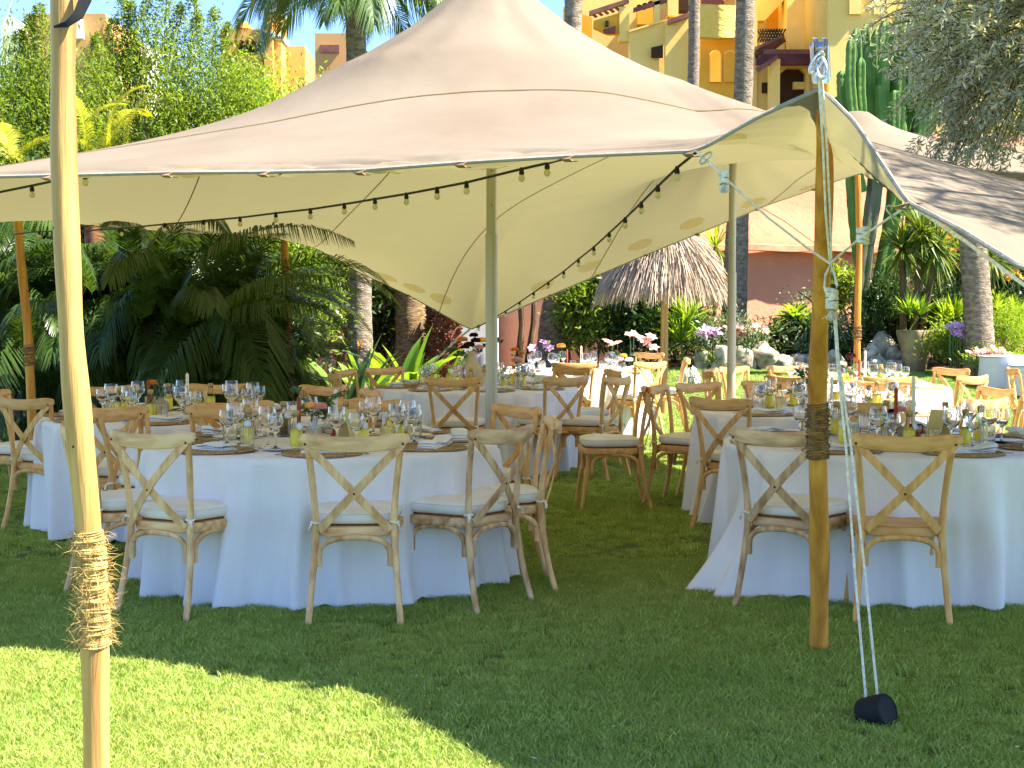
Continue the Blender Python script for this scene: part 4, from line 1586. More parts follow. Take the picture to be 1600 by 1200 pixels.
# front left table
taper('T1', 466, -.05, .20, 'wax_rust', 'rust holder with the tall rust candle on the front left table', 'cone', 'terracotta', .045)
taper('T1', 524, .12, .19, 'wax_white', 'brown cone holder with the white candle on the front left table', 'cone', 'terracotta', .085)
vase('T1', 491, .0, [(.0005, 0), (.034, 0), (.038, .01), (.038, .06), (.030, .075), (.014, .086), (.014, .115), (.019, .120), (.016, .121)], 'pale_ceramic', 'pale blue bottle vase with yellow and pink roses',
     [(-.02, -.01, .185, .030, 'petal_yellow'), (.035, -.02, .18, .036, 'petal_pink'), (.0, .03, .17, .024, 'petal_pink')],
     [((-.10, 0), .27, 16, .045, .034), ((.12, .03), .25, 14, .04, .026), ((.03, -.03), .15, 12, .03, .016), ((-.03, -.02), .15, 10, .03, .016), ((.07, -.02), .13, 8, .03, .018), ((.15, .0), .27, 8, .035, .03)])
number_block('T1', 546, .02, 'pale wooden table number block on the front left table', .95)
on_table('T1', .40, 130, 'tumbler', TUM, 'tumbler beside the pale blue vase on the front left table', 'tumbler', 'fluted tumblers')
# left back table
taper('T2', 231, -.05, .20, 'wax_rust', 'holder with the rust candle left of the orange rose', 'cone', 'terracotta', .04)
taper('T2', 292, .1, .22, 'wax_white', 'holder with the tall white candle on the left back table', 'cone', 'grey_ceramic', .06)
vase('T2', 250, .0, [(.0005, 0), (.03, 0), (.055, .02), (.062, .05), (.055, .08), (.035, .098), (.015, .108), (.014, .122), (.011, .122)], 'grey_ceramic', 'ribbed round vase with one orange rose on the left back table',
     [(-.05, -.02, .21, .034, 'petal_orange')], [((-.01, 0), .22, 14, .035, .024), ((.05, 0), .30, 12, .025, .012), ((.02, -.02), .17, 9, .03, .018)])
number_block('T2', 311, -.1, 'leaning table number block showing a 2 on the left back table', .5, '2')
# front right table
taper('T3', 1401, -.06, .21, 'wax_rust', 'grey arch holder with the rust candle on the front right table', 'arch', 'grey_ceramic')
taper('T3', 1428, -.22, .26, 'wax_white', 'terracotta jug holder with the tall white candle on the front right table', 'jug', 'terracotta')
vase('T3', 1388, .06, [(.0005, 0), (.03, 0), (.034, .01), (.03, .05), (.014, .07), (.016, .085), (.013, .086)], 'grey_ceramic', 'low grey vase with yellow and dark flowers, front right table',
     [(-.025, -.02, .155, .024, 'petal_orange'), (.02, -.02, .145, .03, 'petal_maroon'), (.075, .02, .155, .034, 'petal_pink')],
     [((-.08, 0), .16, 12, .03, .02), ((.05, -.03), .13, 14, .03, .018), ((-.03, -.03), .13, 10, .03, .018)])
number_block('T3', 1468, -.05, 'dark edged table number block on the front right table', -.95)
dish = spot('T3', 1395, -.38, 'dish', 'dish', 'shallow cream dish in front of the terracotta jug')
MB().lathe([(.0005, .006), (.03, .006), (.045, .020), (.047, .019), (.032, 0), (.0005, 0)], 24).build('bowl', M['beige_ceramic'], dish)
for dx, tb in ((1415, 'T3'), ):
    on_table('T3', .22, -120, 'tumbler', TUM, 'tumbler between the terracotta jug and the number block', 'tumbler', 'fluted tumblers')
# second right table
taper('T4', 1300, 0, .16, 'wax_white', 'small rust holder behind the white ropes on the second right table', 'cone', 'terracotta', .07)
vase('T4', 1262, .1, [(.0005, 0), (.03, 0), (.036, .01), (.034, .06), (.016, .08), (.017, .10), (.013, .10)], 'grey_ceramic', 'vase with grey green sprigs left of the orange front pole',
     [(.04, 0, .17, .03, 'petal_white'), (.095, .02, .2, .03, 'petal_maroon')],
     [((-.06, 0), .26, 26, .05, .03), ((.02, .02), .27, 26, .05, .03), ((-.10, 0), .17, 18, .04, .026), ((.06, 0), .2, 18, .04, .026), ((-.12, -.02), .12, 12, .04, .022)])
# middle table
vase('T5', 737, .0, [(.0005, 0), (.10, 0), (.115, .015), (.115, .09), (.10, .15), (.065, .22), (.045, .27), (.043, .31), (.048, .33), (.040, .33)], 'beige_ceramic', 'big beige vase with maroon and orange flowers on the middle table',
     [(-.02, -.03, .38, .05, 'petal_maroon'), (.04, -.02, .42, .045, 'petal_maroon'), (-.06, 0, .36, .04, 'petal_maroon'), (-.08, -.02, .43, .045, 'petal_orange'), (.10, .0, .42, .05, 'petal_yellow'),
      (.02, .03, .47, .04, 'petal_maroon'), (.07, -.03, .36, .04, 'petal_pink')],
     [((-.22, 0), .34, 24, .05, .035), ((.28, 0), .42, 22, .045, .032), ((-.15, -.03), .30, 16, .05, .03), ((.06, .02), .58, 14, .04, .025), ((.15, 0), .40, 14, .04, .03)])
t = taper('T5', 725, -.25, .12, 'wax_rust', 'ribbed terracotta holder in front of the big beige vase', 'cone', 'terracotta', .07)
vase('T5', 808, -.1, [(.0005, 0), (.03, 0), (.036, .01), (.034, .06), (.016, .08), (.017, .10), (.013, .10)], 'grey_ceramic', 'small vase with pink and rust flowers by the near metal post',
     [(-.0, 0, .24, .05, 'petal_pink'), (-.02, 0, .34, .035, 'petal_orange'), (.04, 0, .31, .03, 'petal_orange'), (.02, 0, .20, .03, 'petal_white')],
     [((.05, 0), .42, 12, .03, .012), ((.09, 0), .36, 12, .03, .012), ((-.03, 0), .3, 12, .03, .02)])
# far tables
taper('T6', 886, 0, .20, 'wax_rust', 'tall rust candle holder on the small far table', 'cone', 'terracotta', .05)
taper('T6', 908, .1, .22, 'wax_white', 'tall white candle holder on the small far table', 'cone', 'terracotta', .07)
vase('T6', 880, .0, [(.0005, 0), (.03, 0), (.036, .01), (.034, .06), (.016, .08), (.017, .10), (.013, .10)], 'grey_ceramic', 'vase with a single orange dahlia on the small far table', [(-.02, 0, .28, .05, 'petal_orange')], [((-.06, 0), .2, 12, .04, .02)])
vase('T6', 975, -.1, [(.0005, 0), (.03, 0), (.036, .01), (.034, .06), (.016, .08), (.017, .10), (.013, .10)], 'grey_ceramic', 'low vase of white and yellow flowers on the small far table',
     [(-.05, 0, .13, .05, 'petal_white'), (.06, 0, .12, .05, 'petal_white'), (0, 0, .17, .04, 'petal_yellow')], [((.1, 0), .2, 14, .05, .03), ((-.1, 0), .2, 14, .05, .03)])
taper('T7', 1343, -.05, .20, 'wax_rust', 'rust candle holder on the far right table behind the orange front pole', 'cone', 'terracotta', .05)
taper('T7', 1352, .15, .26, 'wax_white', 'white candle holder on the far right table', 'cone', 'grey_ceramic', .07)
vase('T7', 1330, .05, [(.0005, 0), (.03, 0), (.036, .01), (.034, .06), (.016, .08), (.017, .10), (.013, .10)], 'grey_ceramic', 'vase with one dark maroon bloom on the far right table',
     [(.0, 0, .27, .045, 'petal_maroon'), (-.1, 0, .13, .04, 'petal_maroon'), (-.08, 0, .20, .04, 'petal_white')], [((-.12, 0), .2, 12, .04, .02), ((.05, 0), .2, 10, .04, .02)])

# ------------------------------------------------------------------ walls and buildings
M['wall_pink'] = mat('pink_render', S(230, 168, 132), S(216, 152, 116), 1.2, .9, .35, 14, bdist=.02, detail=8)
M['coping'] = mat('wall_coping', S(226, 168, 130), S(204, 142, 108), 4, .85, .3, 20)
M['wall_yellow'] = mat('yellow_render', S(244, 210, 124), S(238, 200, 108), .8, .9, .25, 6, bdist=.02)
M['wall_rough'] = mat('rough_yellow_render', S(238, 196, 100), S(230, 184, 84), 2, .9, 1.0, 3.2, bdist=.12, stretch=(.6, 1, 1.6))
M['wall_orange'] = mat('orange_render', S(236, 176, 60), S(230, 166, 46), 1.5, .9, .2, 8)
M['wall_far'] = mat('far_ochre_render', S(222, 166, 92), S(212, 152, 80), .5, .9, .2, 3)
M['wall_far2'] = mat('far_tan_render', S(206, 156, 104), S(196, 144, 92), .5, .9, .2, 3)
M['white_render'] = mat('white_render', S(232, 230, 224), S(214, 210, 202), 3, .85)
M['maroon'] = mat('maroon_timber', S(98, 46, 40), S(80, 34, 32), 3, .6, .1, 20, stretch=(1, 1, .2))
M['maroon2'] = mat('faded_pergola_timber', S(136, 92, 78), S(112, 70, 62), 3, .7, .1, 20)
M['opening_shade'] = mat('opening_shade_panel', S(70, 46, 26), rough=.9)  # flat dark colour stands in for the shade inside openings and slots
M['door_wood'] = mat('brown_door', S(96, 60, 36), S(80, 46, 28), 4, .6)


def slab(path, y_thick, z0, z1, name, m_, parent=None):
    mb = MB()
    for (x0, y0), (x1, y1) in zip(path[:-1], path[1:]):
        d = Vector((x1 - x0, y1 - y0)).normalized()
        n = Vector((-d.y, d.x)) * y_thick
        vs = [(x0, y0, z0), (x1, y1, z0), (x1 + n.x, y1 + n.y, z0), (x0 + n.x, y0 + n.y, z0)]
        vs += [(a, b, z1) for a, b, _ in vs]
        mb.add(vs, [(0, 1, 5, 4), (1, 2, 6, 5), (2, 3, 7, 6), (3, 0, 4, 7), (4, 5, 6, 7), (3, 2, 1, 0)])
    return mb.build(name, m_, parent)


wall = empty('garden_wall', (0, 28.6, 0))
tag(wall, 'long pink rendered garden wall behind the planted bank', 'wall')
WO = Vector((0, -28.6, 0))
lowz = 2.62
p_ = slab([(-16, 28.2), (3.0, 27.8), (19, 32.0)], .35, -.2, lowz, 'rendered_wall', M['wall_pink'], wall); p_.location = WO
p_ = slab([(-16, 28.8), (3.0, 28.35), (19, 32.55)], .4, lowz - .1, 5.0, 'upper_wall', M['wall_pink'], wall); p_.location = WO
cop = []
for k in range(70):
    x = -4 + 23 * k / 69
    y = (27.8 + (x - 3) * .2625 if x > 3 else 27.8 + (3 - x) * .021) - .04
    cop.append((x, y - .06 - .05 * math.sin(k * .9) ** 2, lowz + .03 + .012 * math.sin(k * 1.3)))
mb = MB()
mb.sweep(cop, [(-.10, -.06), (.20, -.06), (.20, .05), (.02, .07), (-.10, .03)], up=(0, 0, 1))
mb.build('coping', M['coping'], wall, WO)

# yellow apartment building behind the wall
BY = 46.0
apt = empty('apartment_building', (12, BY, 0))
tag(apt, 'yellow terraced apartment building with maroon pergolas and arched openings', 'building')
AO = Vector((-12, -BY, 0))


def pbox(x0, y0, x1, y1, Y_, depth, name, m_, parent=apt, o=AO):
    """box whose front face spans photo pixels (x0,y0)-(x1,y1) at distance Y_"""
    a, b = at(x0, y0, Y_), at(x1, y1, Y_)
    return MB().bx(a.x, Y_, b.z, b.x, Y_ + depth, a.z).build(name, m_, parent, o)


def pprism(pts, Y_, depth, name, m_, parent=apt, o=AO):
    P = [at(x, y, Y_) for x, y in pts]
    n = len(P)
    vs = [tuple(p) for p in P] + [(p.x, p.y + depth, p.z) for p in P]
    fs = [tuple(range(n - 1, -1, -1)), tuple(range(n, 2 * n))] + [(k, (k + 1) % n, n + (k + 1) % n, n + k) for k in range(n)]
    me = MB().add(vs, fs)
    return me.build(name, m_, parent, o, smooth=False)


def parch(x0, y0, x1, y1, Y_, depth, name, m_, frame=True):
    """arched niche: dark or plain recess panel with an arched head, set proud by a rim"""
    pts = [(x0, y1), (x1, y1)]
    r = (x1 - x0) / 2
    pts += [(x0 + r + r * math.cos(a), y0 + r - r * math.sin(a)) for a in np.linspace(0, PI, 9)]
    return pprism(pts, Y_, depth, name, m_)


# main right block, its left cheek with the shuttered window
pbox(1294, -60, 1700, 330, BY - 2, 8, 'wall', M['wall_yellow'])
a, b = at(1294, -60, BY - 2), at(1262, -60, BY + 1.6)
zb = at(1262, 330, BY).z
MB().add([(a.x, a.y, zb), (b.x, b.y, zb), (b.x, b.y, a.z), (a.x, a.y, a.z), (a.x, a.y + 5, zb), (b.x, b.y + 5, zb), (b.x, b.y + 5, a.z), (a.x, a.y + 5, a.z)],
         [(0, 3, 2, 1), (1, 2, 6, 5), (3, 7, 6, 2), (0, 1, 5, 4), (4, 5, 6, 7), (0, 4, 7, 3)]).build('wall_cheek', M['wall_yellow'], apt, AO, smooth=False)


def cheek(x0, x1, ya0, ya1, yb0, yb1, dy, name, m_):
    """panel lying on the slanted cheek, between photo columns x0 (far) and x1 (near)"""
    f0, f1 = (1294 - x0) / 32, (1294 - x1) / 32
    Y0, Y1 = BY - 2 + 3.6 * f0 - dy, BY - 2 + 3.6 * f1 - dy
    P = [at(x0, yb0, Y0), at(x1, yb1, Y1), at(x1, ya1, Y1), at(x0, ya0, Y0)]
    vs = [tuple(p) for p in P] + [(p.x + .05, p.y + .15, p.z) for p in P]
    MB().add(vs, [(3, 2, 1, 0), (4, 5, 6, 7), (0, 1, 5, 4), (1, 2, 6, 5), (2, 3, 7, 6), (3, 0, 4, 7)]).build(name, m_, apt, AO, smooth=False)


cheek(1265.5, 1287.5, -30, -30, 43, 29, .06, 'window_frame', M['white_render'])
cheek(1267, 1273.5, -28, -28, 38, 34, .12, 'shutter', M['maroon'])
cheek(1274.5, 1279.5, -28, -28, 35, 32, .12, 'shutter', M['maroon'])
cheek(1281, 1286, -28, -28, 31, 27, .12, 'shutter', M['maroon'])
for x0, x1 in ((1328, 1346), (1367, 1386)):
    MB_ = pbox(x0, -50, x1, 22, BY - 2.12, .1, 'niche_panel', M['wall_yellow'])
# recessed terraces left of it
pbox(1180, -60, 1262, 330, BY + 3.2, 6, 'terrace_back_wall', M['wall_yellow'])
pbox(1230, -60, 1262.5, 78, BY + 1.5, 1.6, 'pier', M['wall_yellow'])
pbox(1229, 40, 1262.8, 104, BY + 1.3, .3, 'parapet', M['wall_yellow'])
pprism([(1180, -60), (1228, -60), (1228, -3), (1195, 32), (1180, 32)], BY + 1.9, .5, 'stair_wall', M['wall_yellow'])
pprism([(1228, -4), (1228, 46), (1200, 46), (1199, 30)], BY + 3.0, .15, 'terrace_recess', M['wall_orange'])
pbox(1189, 67, 1226, 82, BY + 1.4, .3, 'parapet', M['wall_yellow'])
lat = MB()
for k in range(9):
    for s_ in (-1, 1):
        p, q = at(1188 + k * 4.3 - 5 * s_, 66, BY + 1.35 + .03 * s_), at(1188 + k * 4.3 + 5 * s_, 45, BY + 1.35 + .03 * s_)
        lat.tube([p, q], .03, 4)
lat.build('trellis', M['black_plastic'], apt, AO)
for k in range(4):                                          # sloping stair pergola
    pprism([(1180, 74 - k * 7 + 26), (1226, 56 - k * 3 + 10), (1226, 52 - k * 3 + 10), (1180, 68 - k * 7 + 26)], BY + 1.0 - .2 * k, .16, 'pergola_rafter', M['maroon2'])
pbox(1194, 77, 1269, 84.5, BY + .4, .25, 'pergola_beam', M['maroon2'])
pbox(1188, 84, 1268, 90, BY + .2, .2, 'pergola_beam', M['maroon'])
pbox(1182, 90, 1268, 101, BY + .0, .2, 'pergola_beam', M['maroon'])
pprism([(1182, 106), (1214, 86), (1216, 91), (1186, 112)], BY - .3, .2, 'pergola_rafter', M['maroon2'])
pbox(1205, 92, 1217, 330, BY - .1, .6, 'pillar', M['wall_yellow'])
pbox(1180, 104, 1205.5, 330, BY + .9, .4, 'wall', M['wall_yellow'])
pbox(1191, 129, 1203, 145, BY + .8, .12, 'opening', M['opening_shade'])
pprism([(1216, 330), (1216, 118), (1228, 106), (1252, 106), (1260, 118), (1260, 330)], BY + 1.0, .1, 'arched_opening', M['opening_shade'])
pprism([(1216, 98), (1266, 98), (1266, 330), (1259, 330), (1259, 114), (1251, 106), (1230, 106), (1217, 117)], BY + .6, .3, 'arch_wall', M['wall_yellow'])
pbox(1240, 128, 1259, 139, BY + .8, .2, 'counter', M['wall_yellow'])
# middle bay: rough curved balcony over an orange wall with arched niches
mb = MB()
N = 12
vs = []
for k in range(N + 1):
    t = k / N
    x = 1093 + 64 * t
    Yk = BY + .2 - .5 * math.sin(PI * t)
    p, q = at(x, 6 + 3 * t, Yk), at(x, 57 + 2 * math.sin(PI * t), Yk)
    vs += [tuple(q), tuple(p), (p.x, p.y + .4, p.z), (q.x, q.y + .4, q.z)]
fs = []
for k in range(N):
    o_ = k * 4
    fs += [(o_, o_ + 4, o_ + 5, o_ + 1), (o_ + 1, o_ + 5, o_ + 6, o_ + 2), (o_ + 3, o_ + 2, o_ + 6, o_ + 7), (o_, o_ + 3, o_ + 7, o_ + 4)]
mb.add(vs, fs).build('balcony_front', M['wall_rough'], apt, AO)
pbox(1088, 58, 1160, 330, BY + 1.0, 1, 'wall', M['wall_orange'])
pbox(1088, -60, 1180, 10, BY + 2.4, 1, 'wall', M['wall_yellow'])
pbox(1097, -60, 1131, 7, BY + 2.2, .3, 'shutter', M['maroon'])
pbox(1156, -60, 1181, 330, BY + .8, 1, 'pier', M['wall_yellow'])
for x0, x1 in ((1109.5, 1126), (1133, 1149)):
    parch(x0 - 1.5, 78, x1 + 1.5, 128, BY + .93, .1, 'niche_frame', M['wall_yellow'])
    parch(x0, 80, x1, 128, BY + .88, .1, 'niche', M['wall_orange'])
# left wing: stepped terraces going down to the left
pbox(905, -60, 1090, 330, BY + 5, 1, 'wall', M['wall_yellow'])
pprism([(1040, 35), (1095, 22), (1095, 330), (1040, 330)], BY + 1.4, .4, 'parapet', M['wall_yellow'])
pprism([(983, 48), (1040, 31), (1040, 66), (1030, 78), (1030, 330), (983, 330)], BY + 1.8, .4, 'parapet', M['wall_yellow'])
pprism([(983, 47), (1043, 29), (1043, 32), (983, 50)], BY + 1.7, .6, 'parapet_cap', M['wall_yellow'])
pprism([(1045, 30), (1077, 19), (1077, 26), (1045, 37)], BY + 1.2, .3, 'pergola_beam', M['maroon2'])
pbox(1044, -60, 1060, 24, BY + 1.6, .6, 'pier', M['wall_yellow'])
pbox(1060, -60, 1076, 17, BY + 4.4, .5, 'opening', M['opening_shade'])
pbox(1023, -60, 1031, 37, BY + 1.9, .5, 'pillar', M['wall_yellow'])
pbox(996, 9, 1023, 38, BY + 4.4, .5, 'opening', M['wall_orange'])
pprism([(1018, 74), (1036, 70), (1036, 90), (1018, 90)], BY + 1.6, .1, 'opening', M['opening_shade'])
for k in range(5):
    x = 995 + k * 9
    pprism([(x, 8 - k * 2.6), (x + 4, 6.5 - k * 2.6), (x + 16, 12 - k * 3), (x + 12, 14 - k * 3)], BY + 2.0 + .1 * k, .2, 'pergola_rafter', M['maroon'])
pprism([(990, 12), (1045, -4), (1045, 2), (990, 18)], BY + 1.9, .2, 'pergola_beam', M['maroon2'])
pbox(968, 10, 983, 64, BY + 1.9, .5, 'pillar', M['wall_yellow'])
pprism([(928, 32), (968, 20), (968, 52), (950, 52), (928, 42)], BY + 2.0, .4, 'parapet', M['wall_orange'])
pprism([(921, 17), (983, -3), (983, 4), (921, 24)], BY + 1.8, .2, 'pergola_beam', M['maroon2'])
for k in range(6):
    x = 925 + k * 9
    pprism([(x, 22 - k * 2.6), (x + 3, 21 - k * 2.6), (x + 9, 25 - k * 2.6), (x + 6, 26.5 - k * 2.6)], BY + 2.2, .2, 'pergola_rafter', M['maroon'])
pprism([(943, 46), (962, 40), (962, 52), (943, 52)], BY + 1.85, .1, 'vent_grille', M['maroon'])
pbox(946, 32, 951, 40, BY + 1.8, .2, 'wall_lamp', M['black_plastic'])
pprism([(880, 10), (925, 28), (925, 330), (880, 330)], BY + 3, .5, 'wall', M['wall_orange'])

# far buildings above the hedge at the left
FY = 75.0
fb = empty('far_building', at(120, 100, FY)); fb.location.z = 0
tag(fb, 'tan far building with a sloping right edge behind the hedge at the left', 'building')
FO = -fb.location
pprism([(43, 22), (164, 21), (184, 90), (190, 300), (43, 300)], FY, 6, 'wall', M['wall_far2'], fb, FO)
pprism([(164, 30), (172, 40), (192, 100), (186, 100), (160, 50)], FY - .3, .5, 'corbel', M['wall_far'], fb, FO)
pbox(118, 30, 128, 56, FY - .3, .4, 'pilaster', M['white_render'], fb, FO)
pprism([(120, 30), (126, 30), (130, 60), (118, 60)], FY - .5, .3, 'chimney', M['white_render'], fb, FO)
fb = empty('far_tower_building', at(420, 100, FY)); fb.location.z = 0
tag(fb, 'ochre far building with two slim white-topped chimney towers', 'building')
FO = -fb.location
pbox(345, 46, 411, 300, FY, 5, 'wall', M['wall_far'], fb, FO)
pbox(440, 72, 478, 300, FY + 1, 5, 'wall', M['wall_far'], fb, FO)
pbox(372, 68, 408, 84, FY - .1, .3, 'opening', M['opening_shade'], fb, FO)
for k in range(7):
    pprism([(350 + k * 8.5, 62), (352.5 + k * 8.5, 62), (350 + k * 8.5, 66), (347 + k * 8.5, 66)], FY - 1, .9, 'pergola_rafter', M['maroon2'], fb, FO)
for x0, x1, yt, dd in ((412, 428, 12, 0), (428, 441, 16, .4)):
    pbox(x0, yt + 4, x1, 300, FY - 1 + dd, 2, 'chimney_tower', M['wall_far'], fb, FO)
    pbox(x0 - .8, yt, x1 + .8, yt + 7, FY - 1.1 + dd, 2.2, 'chimney_cap', M['white_render'], fb, FO)
    pprism([(x0, yt), (x1, yt), ((x0 + x1) / 2 + 3, yt - 4), ((x0 + x1) / 2 - 3, yt - 4)], FY - 1 + dd, 2, 'chimney_roof', M['white_render'], fb, FO)
    pbox(x0 - .5, yt + 37, x1 + .5, yt + 46, FY - 1.1 + dd, 2.2, 'chimney_band', M['white_render'], fb, FO)
    for q in range(4):
        pbox(x0 + 1.5 + q * 3.3, yt + 40, x0 + 3 + q * 3.3, yt + 44, FY - 1.2 + dd, .2, 'vent_slot', M['opening_shade'], fb, FO)
dm = MB().lathe([(at(390, 0, FY).x - at(375, 0, FY).x, 0), (.32, .22), (.18, .36), (.001, .42)], 16).build('dome', M['wall_far'], fb, FO + at(381, 46, FY + 1))
fb = empty('far_roof', at(12, 60, FY)); fb.location.z = 0
tag(fb, 'white chimney block of a far house at the top left corner', 'building')
FO = -fb.location
pprism([(2, 300), (2, 40), (8, 26), (18, 26), (30, 50), (30, 300)], FY, 3, 'wall', M['white_render'], fb, FO)
fb = empty('far_villa', at(215, 100, FY)); fb.location.z = 0
tag(fb, 'small white house with an orange tiled roof peeping over the hedge', 'building')
FO = -fb.location
pbox(196, 70, 232, 300, FY + 3, 3, 'wall', M['white_render'], fb, FO)
pprism([(188, 84), (205, 74), (222, 84)], FY + 1, 3, 'roof', M['terracotta'], fb, FO)
fb = empty('far_block', at(505, 60, 55)); fb.location.z = 0
tag(fb, 'ochre building block behind the palm crown left of the canopy peak', 'building')
FO = -fb.location
pbox(492, 52, 546, 300, 55, 5, 'wall', M['wall_far2'], fb, FO)
pbox(500, 70, 530, 82, 54.9, .3, 'balcony', M['maroon2'], fb, FO)

# bright white gable glimpsed at the back corner of the canopy
gd = empty('garden_shed', at(722, 560, 26)); gd.location.z = 0
tag(gd, 'small white rendered building glimpsed behind the back corner of the canopy', 'shed')
GO = -gd.location
pbox(690, 455, 778, 620, 26.2, 1.2, 'wall', M['white_render'], gd, GO)

# ------------------------------------------------------------------ plants
def leafm(name, c1, c2, tf=.3, rough=.45, spec=.4):
    return mat(name, c1, c2, attr=True, rough=rough, transl='same', tfac=tf, spec=spec)


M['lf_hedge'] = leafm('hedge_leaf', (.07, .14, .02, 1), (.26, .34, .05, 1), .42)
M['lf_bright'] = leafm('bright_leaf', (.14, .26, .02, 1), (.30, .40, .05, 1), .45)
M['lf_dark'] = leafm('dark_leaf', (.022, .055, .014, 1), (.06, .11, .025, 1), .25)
M['lf_palm'] = leafm('palm_leaflet', (.03, .07, .014, 1), (.085, .14, .03, 1), .3, .32, .5)
M['lf_palm2'] = leafm('palm_leaflet_light', (.07, .13, .03, 1), (.13, .20, .05, 1), .35, .35, .5)
M['lf_sago'] = leafm('sago_leaflet', (.36, .40, .02, 1), (.46, .46, .03, 1), .5)
M['lf_olive'] = leafm('olive_leaf', (.30, .34, .25, 1), (.66, .68, .56, 1), .3, .5, .4)
M['lf_yucca'] = leafm('yucca_leaf', (.05, .11, .02, 1), (.22, .27, .04, 1), .3)
M['lf_blue'] = leafm('grey_green_leaf', (.10, .16, .08, 1), (.18, .24, .13, 1), .2)
M['cactus'] = mat('cactus_skin', (.07, .16, .025, 1), (.13, .24, .04, 1), 3, .7, .2, 30, spec=.4)
M['cactus_old'] = mat('cactus_old_stem', (.10, .13, .06, 1), (.16, .14, .09, 1), 6, .8, .4, 30)
M['bark_palm'] = mat('palm_bark', S(150, 134, 116), S(104, 90, 76), 7, .95, .9, 16, stretch=(1.4, 1.4, 3.0), bdist=.03)
M['bark_palm2'] = mat('fibrous_palm_bark', S(160, 134, 98), S(100, 76, 50), 9, .95, .9, 20, stretch=(1, 1, 3.5), bdist=.03)
M['bark'] = mat('tree_bark', S(116, 92, 68), S(76, 58, 42), 10, .95, .7, 30, stretch=(1, 1, .3))
M['husk'] = mat('palm_husk', S(150, 98, 70), S(104, 62, 44), 8, .95, .6, 30)
M['straw'] = mat('thatch_straw', S(206, 186, 160), S(150, 130, 110), attr=True, rough=.9)
M['stone'] = mat('grey_stone', S(196, 184, 160), S(124, 114, 96), 7, .9, .8, 10, bdist=.03, objrand=.15)
M['stone_pot'] = mat('carved_stone', S(172, 152, 118), S(128, 108, 80), 3, .9, .8, 12, bdist=.03)


def limb(p, d, L, r, n, rr, parts, tips, depth, spread=.6):
    """recursive limbs: straight-ish tapered tubes"""
    p = Vector(p); d = Vector(d).normalized()
    path = [p]
    q = p
    for k in range(4):
        d = (d + Vector((rr.gauss(0, .10), rr.gauss(0, .10), rr.gauss(.03, .06)))).normalized()
        q = q + d * L / 4
        path.append(q)
    parts.append((path, [r * (1 - .35 * k / 4) for k in range(5)]))
    tips.append(q)
    if depth > 0:
        for k in range(n):
            dd = (d + Vector((rr.gauss(0, spread), rr.gauss(0, spread), rr.gauss(.1, spread * .6)))).normalized()
            limb(path[rr.choice([3, 4, 4])], dd, L * rr.uniform(.55, .8), r * .6, n, rr, parts, tips, depth - 1, spread)


def leafy(label, cat, name, base, crown, rad, nleaf, L, W, m_, k=40, group=None, stem_r=.04, seed=1, spread=.24, upd=.4, outb=.6, trunk=True, depth=2, shell=.45, branch_m='bark'):
    """shrub or tree: trunk with limbs reaching into a crown of leaf clumps"""
    global RNG
    RNG = np.random.default_rng(seed)
    rr = random.Random(seed)
    base = Vector(base)
    t = empty(name, base)
    tag(t, label, cat, group)
    c = np.array(crown) - np.array(base)
    P, out, K = clumpy(nleaf, c, rad, k, spread, shell)
    P = P[P[:, 2] > .03]
    n = len(P)
    out = unit(P - c)
    D = unit(out * outb + RNG.normal(size=(n, 3)) * .8 + np.array([0, 0, upd]))
    V, F = leaf_quads(P, D, L * (.6 + .8 * RNG.random(n)), W, .6, .2)
    # colours drift from clump to clump as young and old growth does
    drift = .5 + .5 * np.sin(P[:, 0] * 3.1 / rad[0] + seed) * np.sin(P[:, 2] * 2.7 / rad[2] + seed * 2)
    link('crown', fastmesh('crown', V, F, [M[m_]], np.clip(.55 * RNG.random(n) + .45 * drift, 0, 1)), t)
    if trunk:
        mb = MB()
        parts, tips = [], []
        top = Vector(c)
        for q in range(1 if stem_r > .05 else 3):
            d = (top + Vector((rr.gauss(0, rad[0] * .3), rr.gauss(0, rad[1] * .3), -rad[2] * .4)))
            limb((rr.gauss(0, .02), rr.gauss(0, .02), -.03), d, max(.15, d.length * .8), stem_r, 3, rr, parts, tips, depth, .55)
        for path, r_ in parts:
            mb.tube(path, r_, 6)
        # twigs that carry the clumps
        TP = np.array([tuple(q) for q in tips])
        for kk in K:
            j = int(np.argmin(np.linalg.norm(TP - kk, axis=1)))
            mb.tube([TP[j], (TP[j] + kk) / 2 + RNG.normal(size=3) * .03, kk], [stem_r * .25, stem_r * .16, stem_r * .08], 4)
        mb.build('trunk', M[branch_m], t)
    return t


def gpos(px, Y_, dz=0):
    x = (px - 800) / FPX * Y_
    return Vector((x, Y_, gz(x, Y_) + dz))


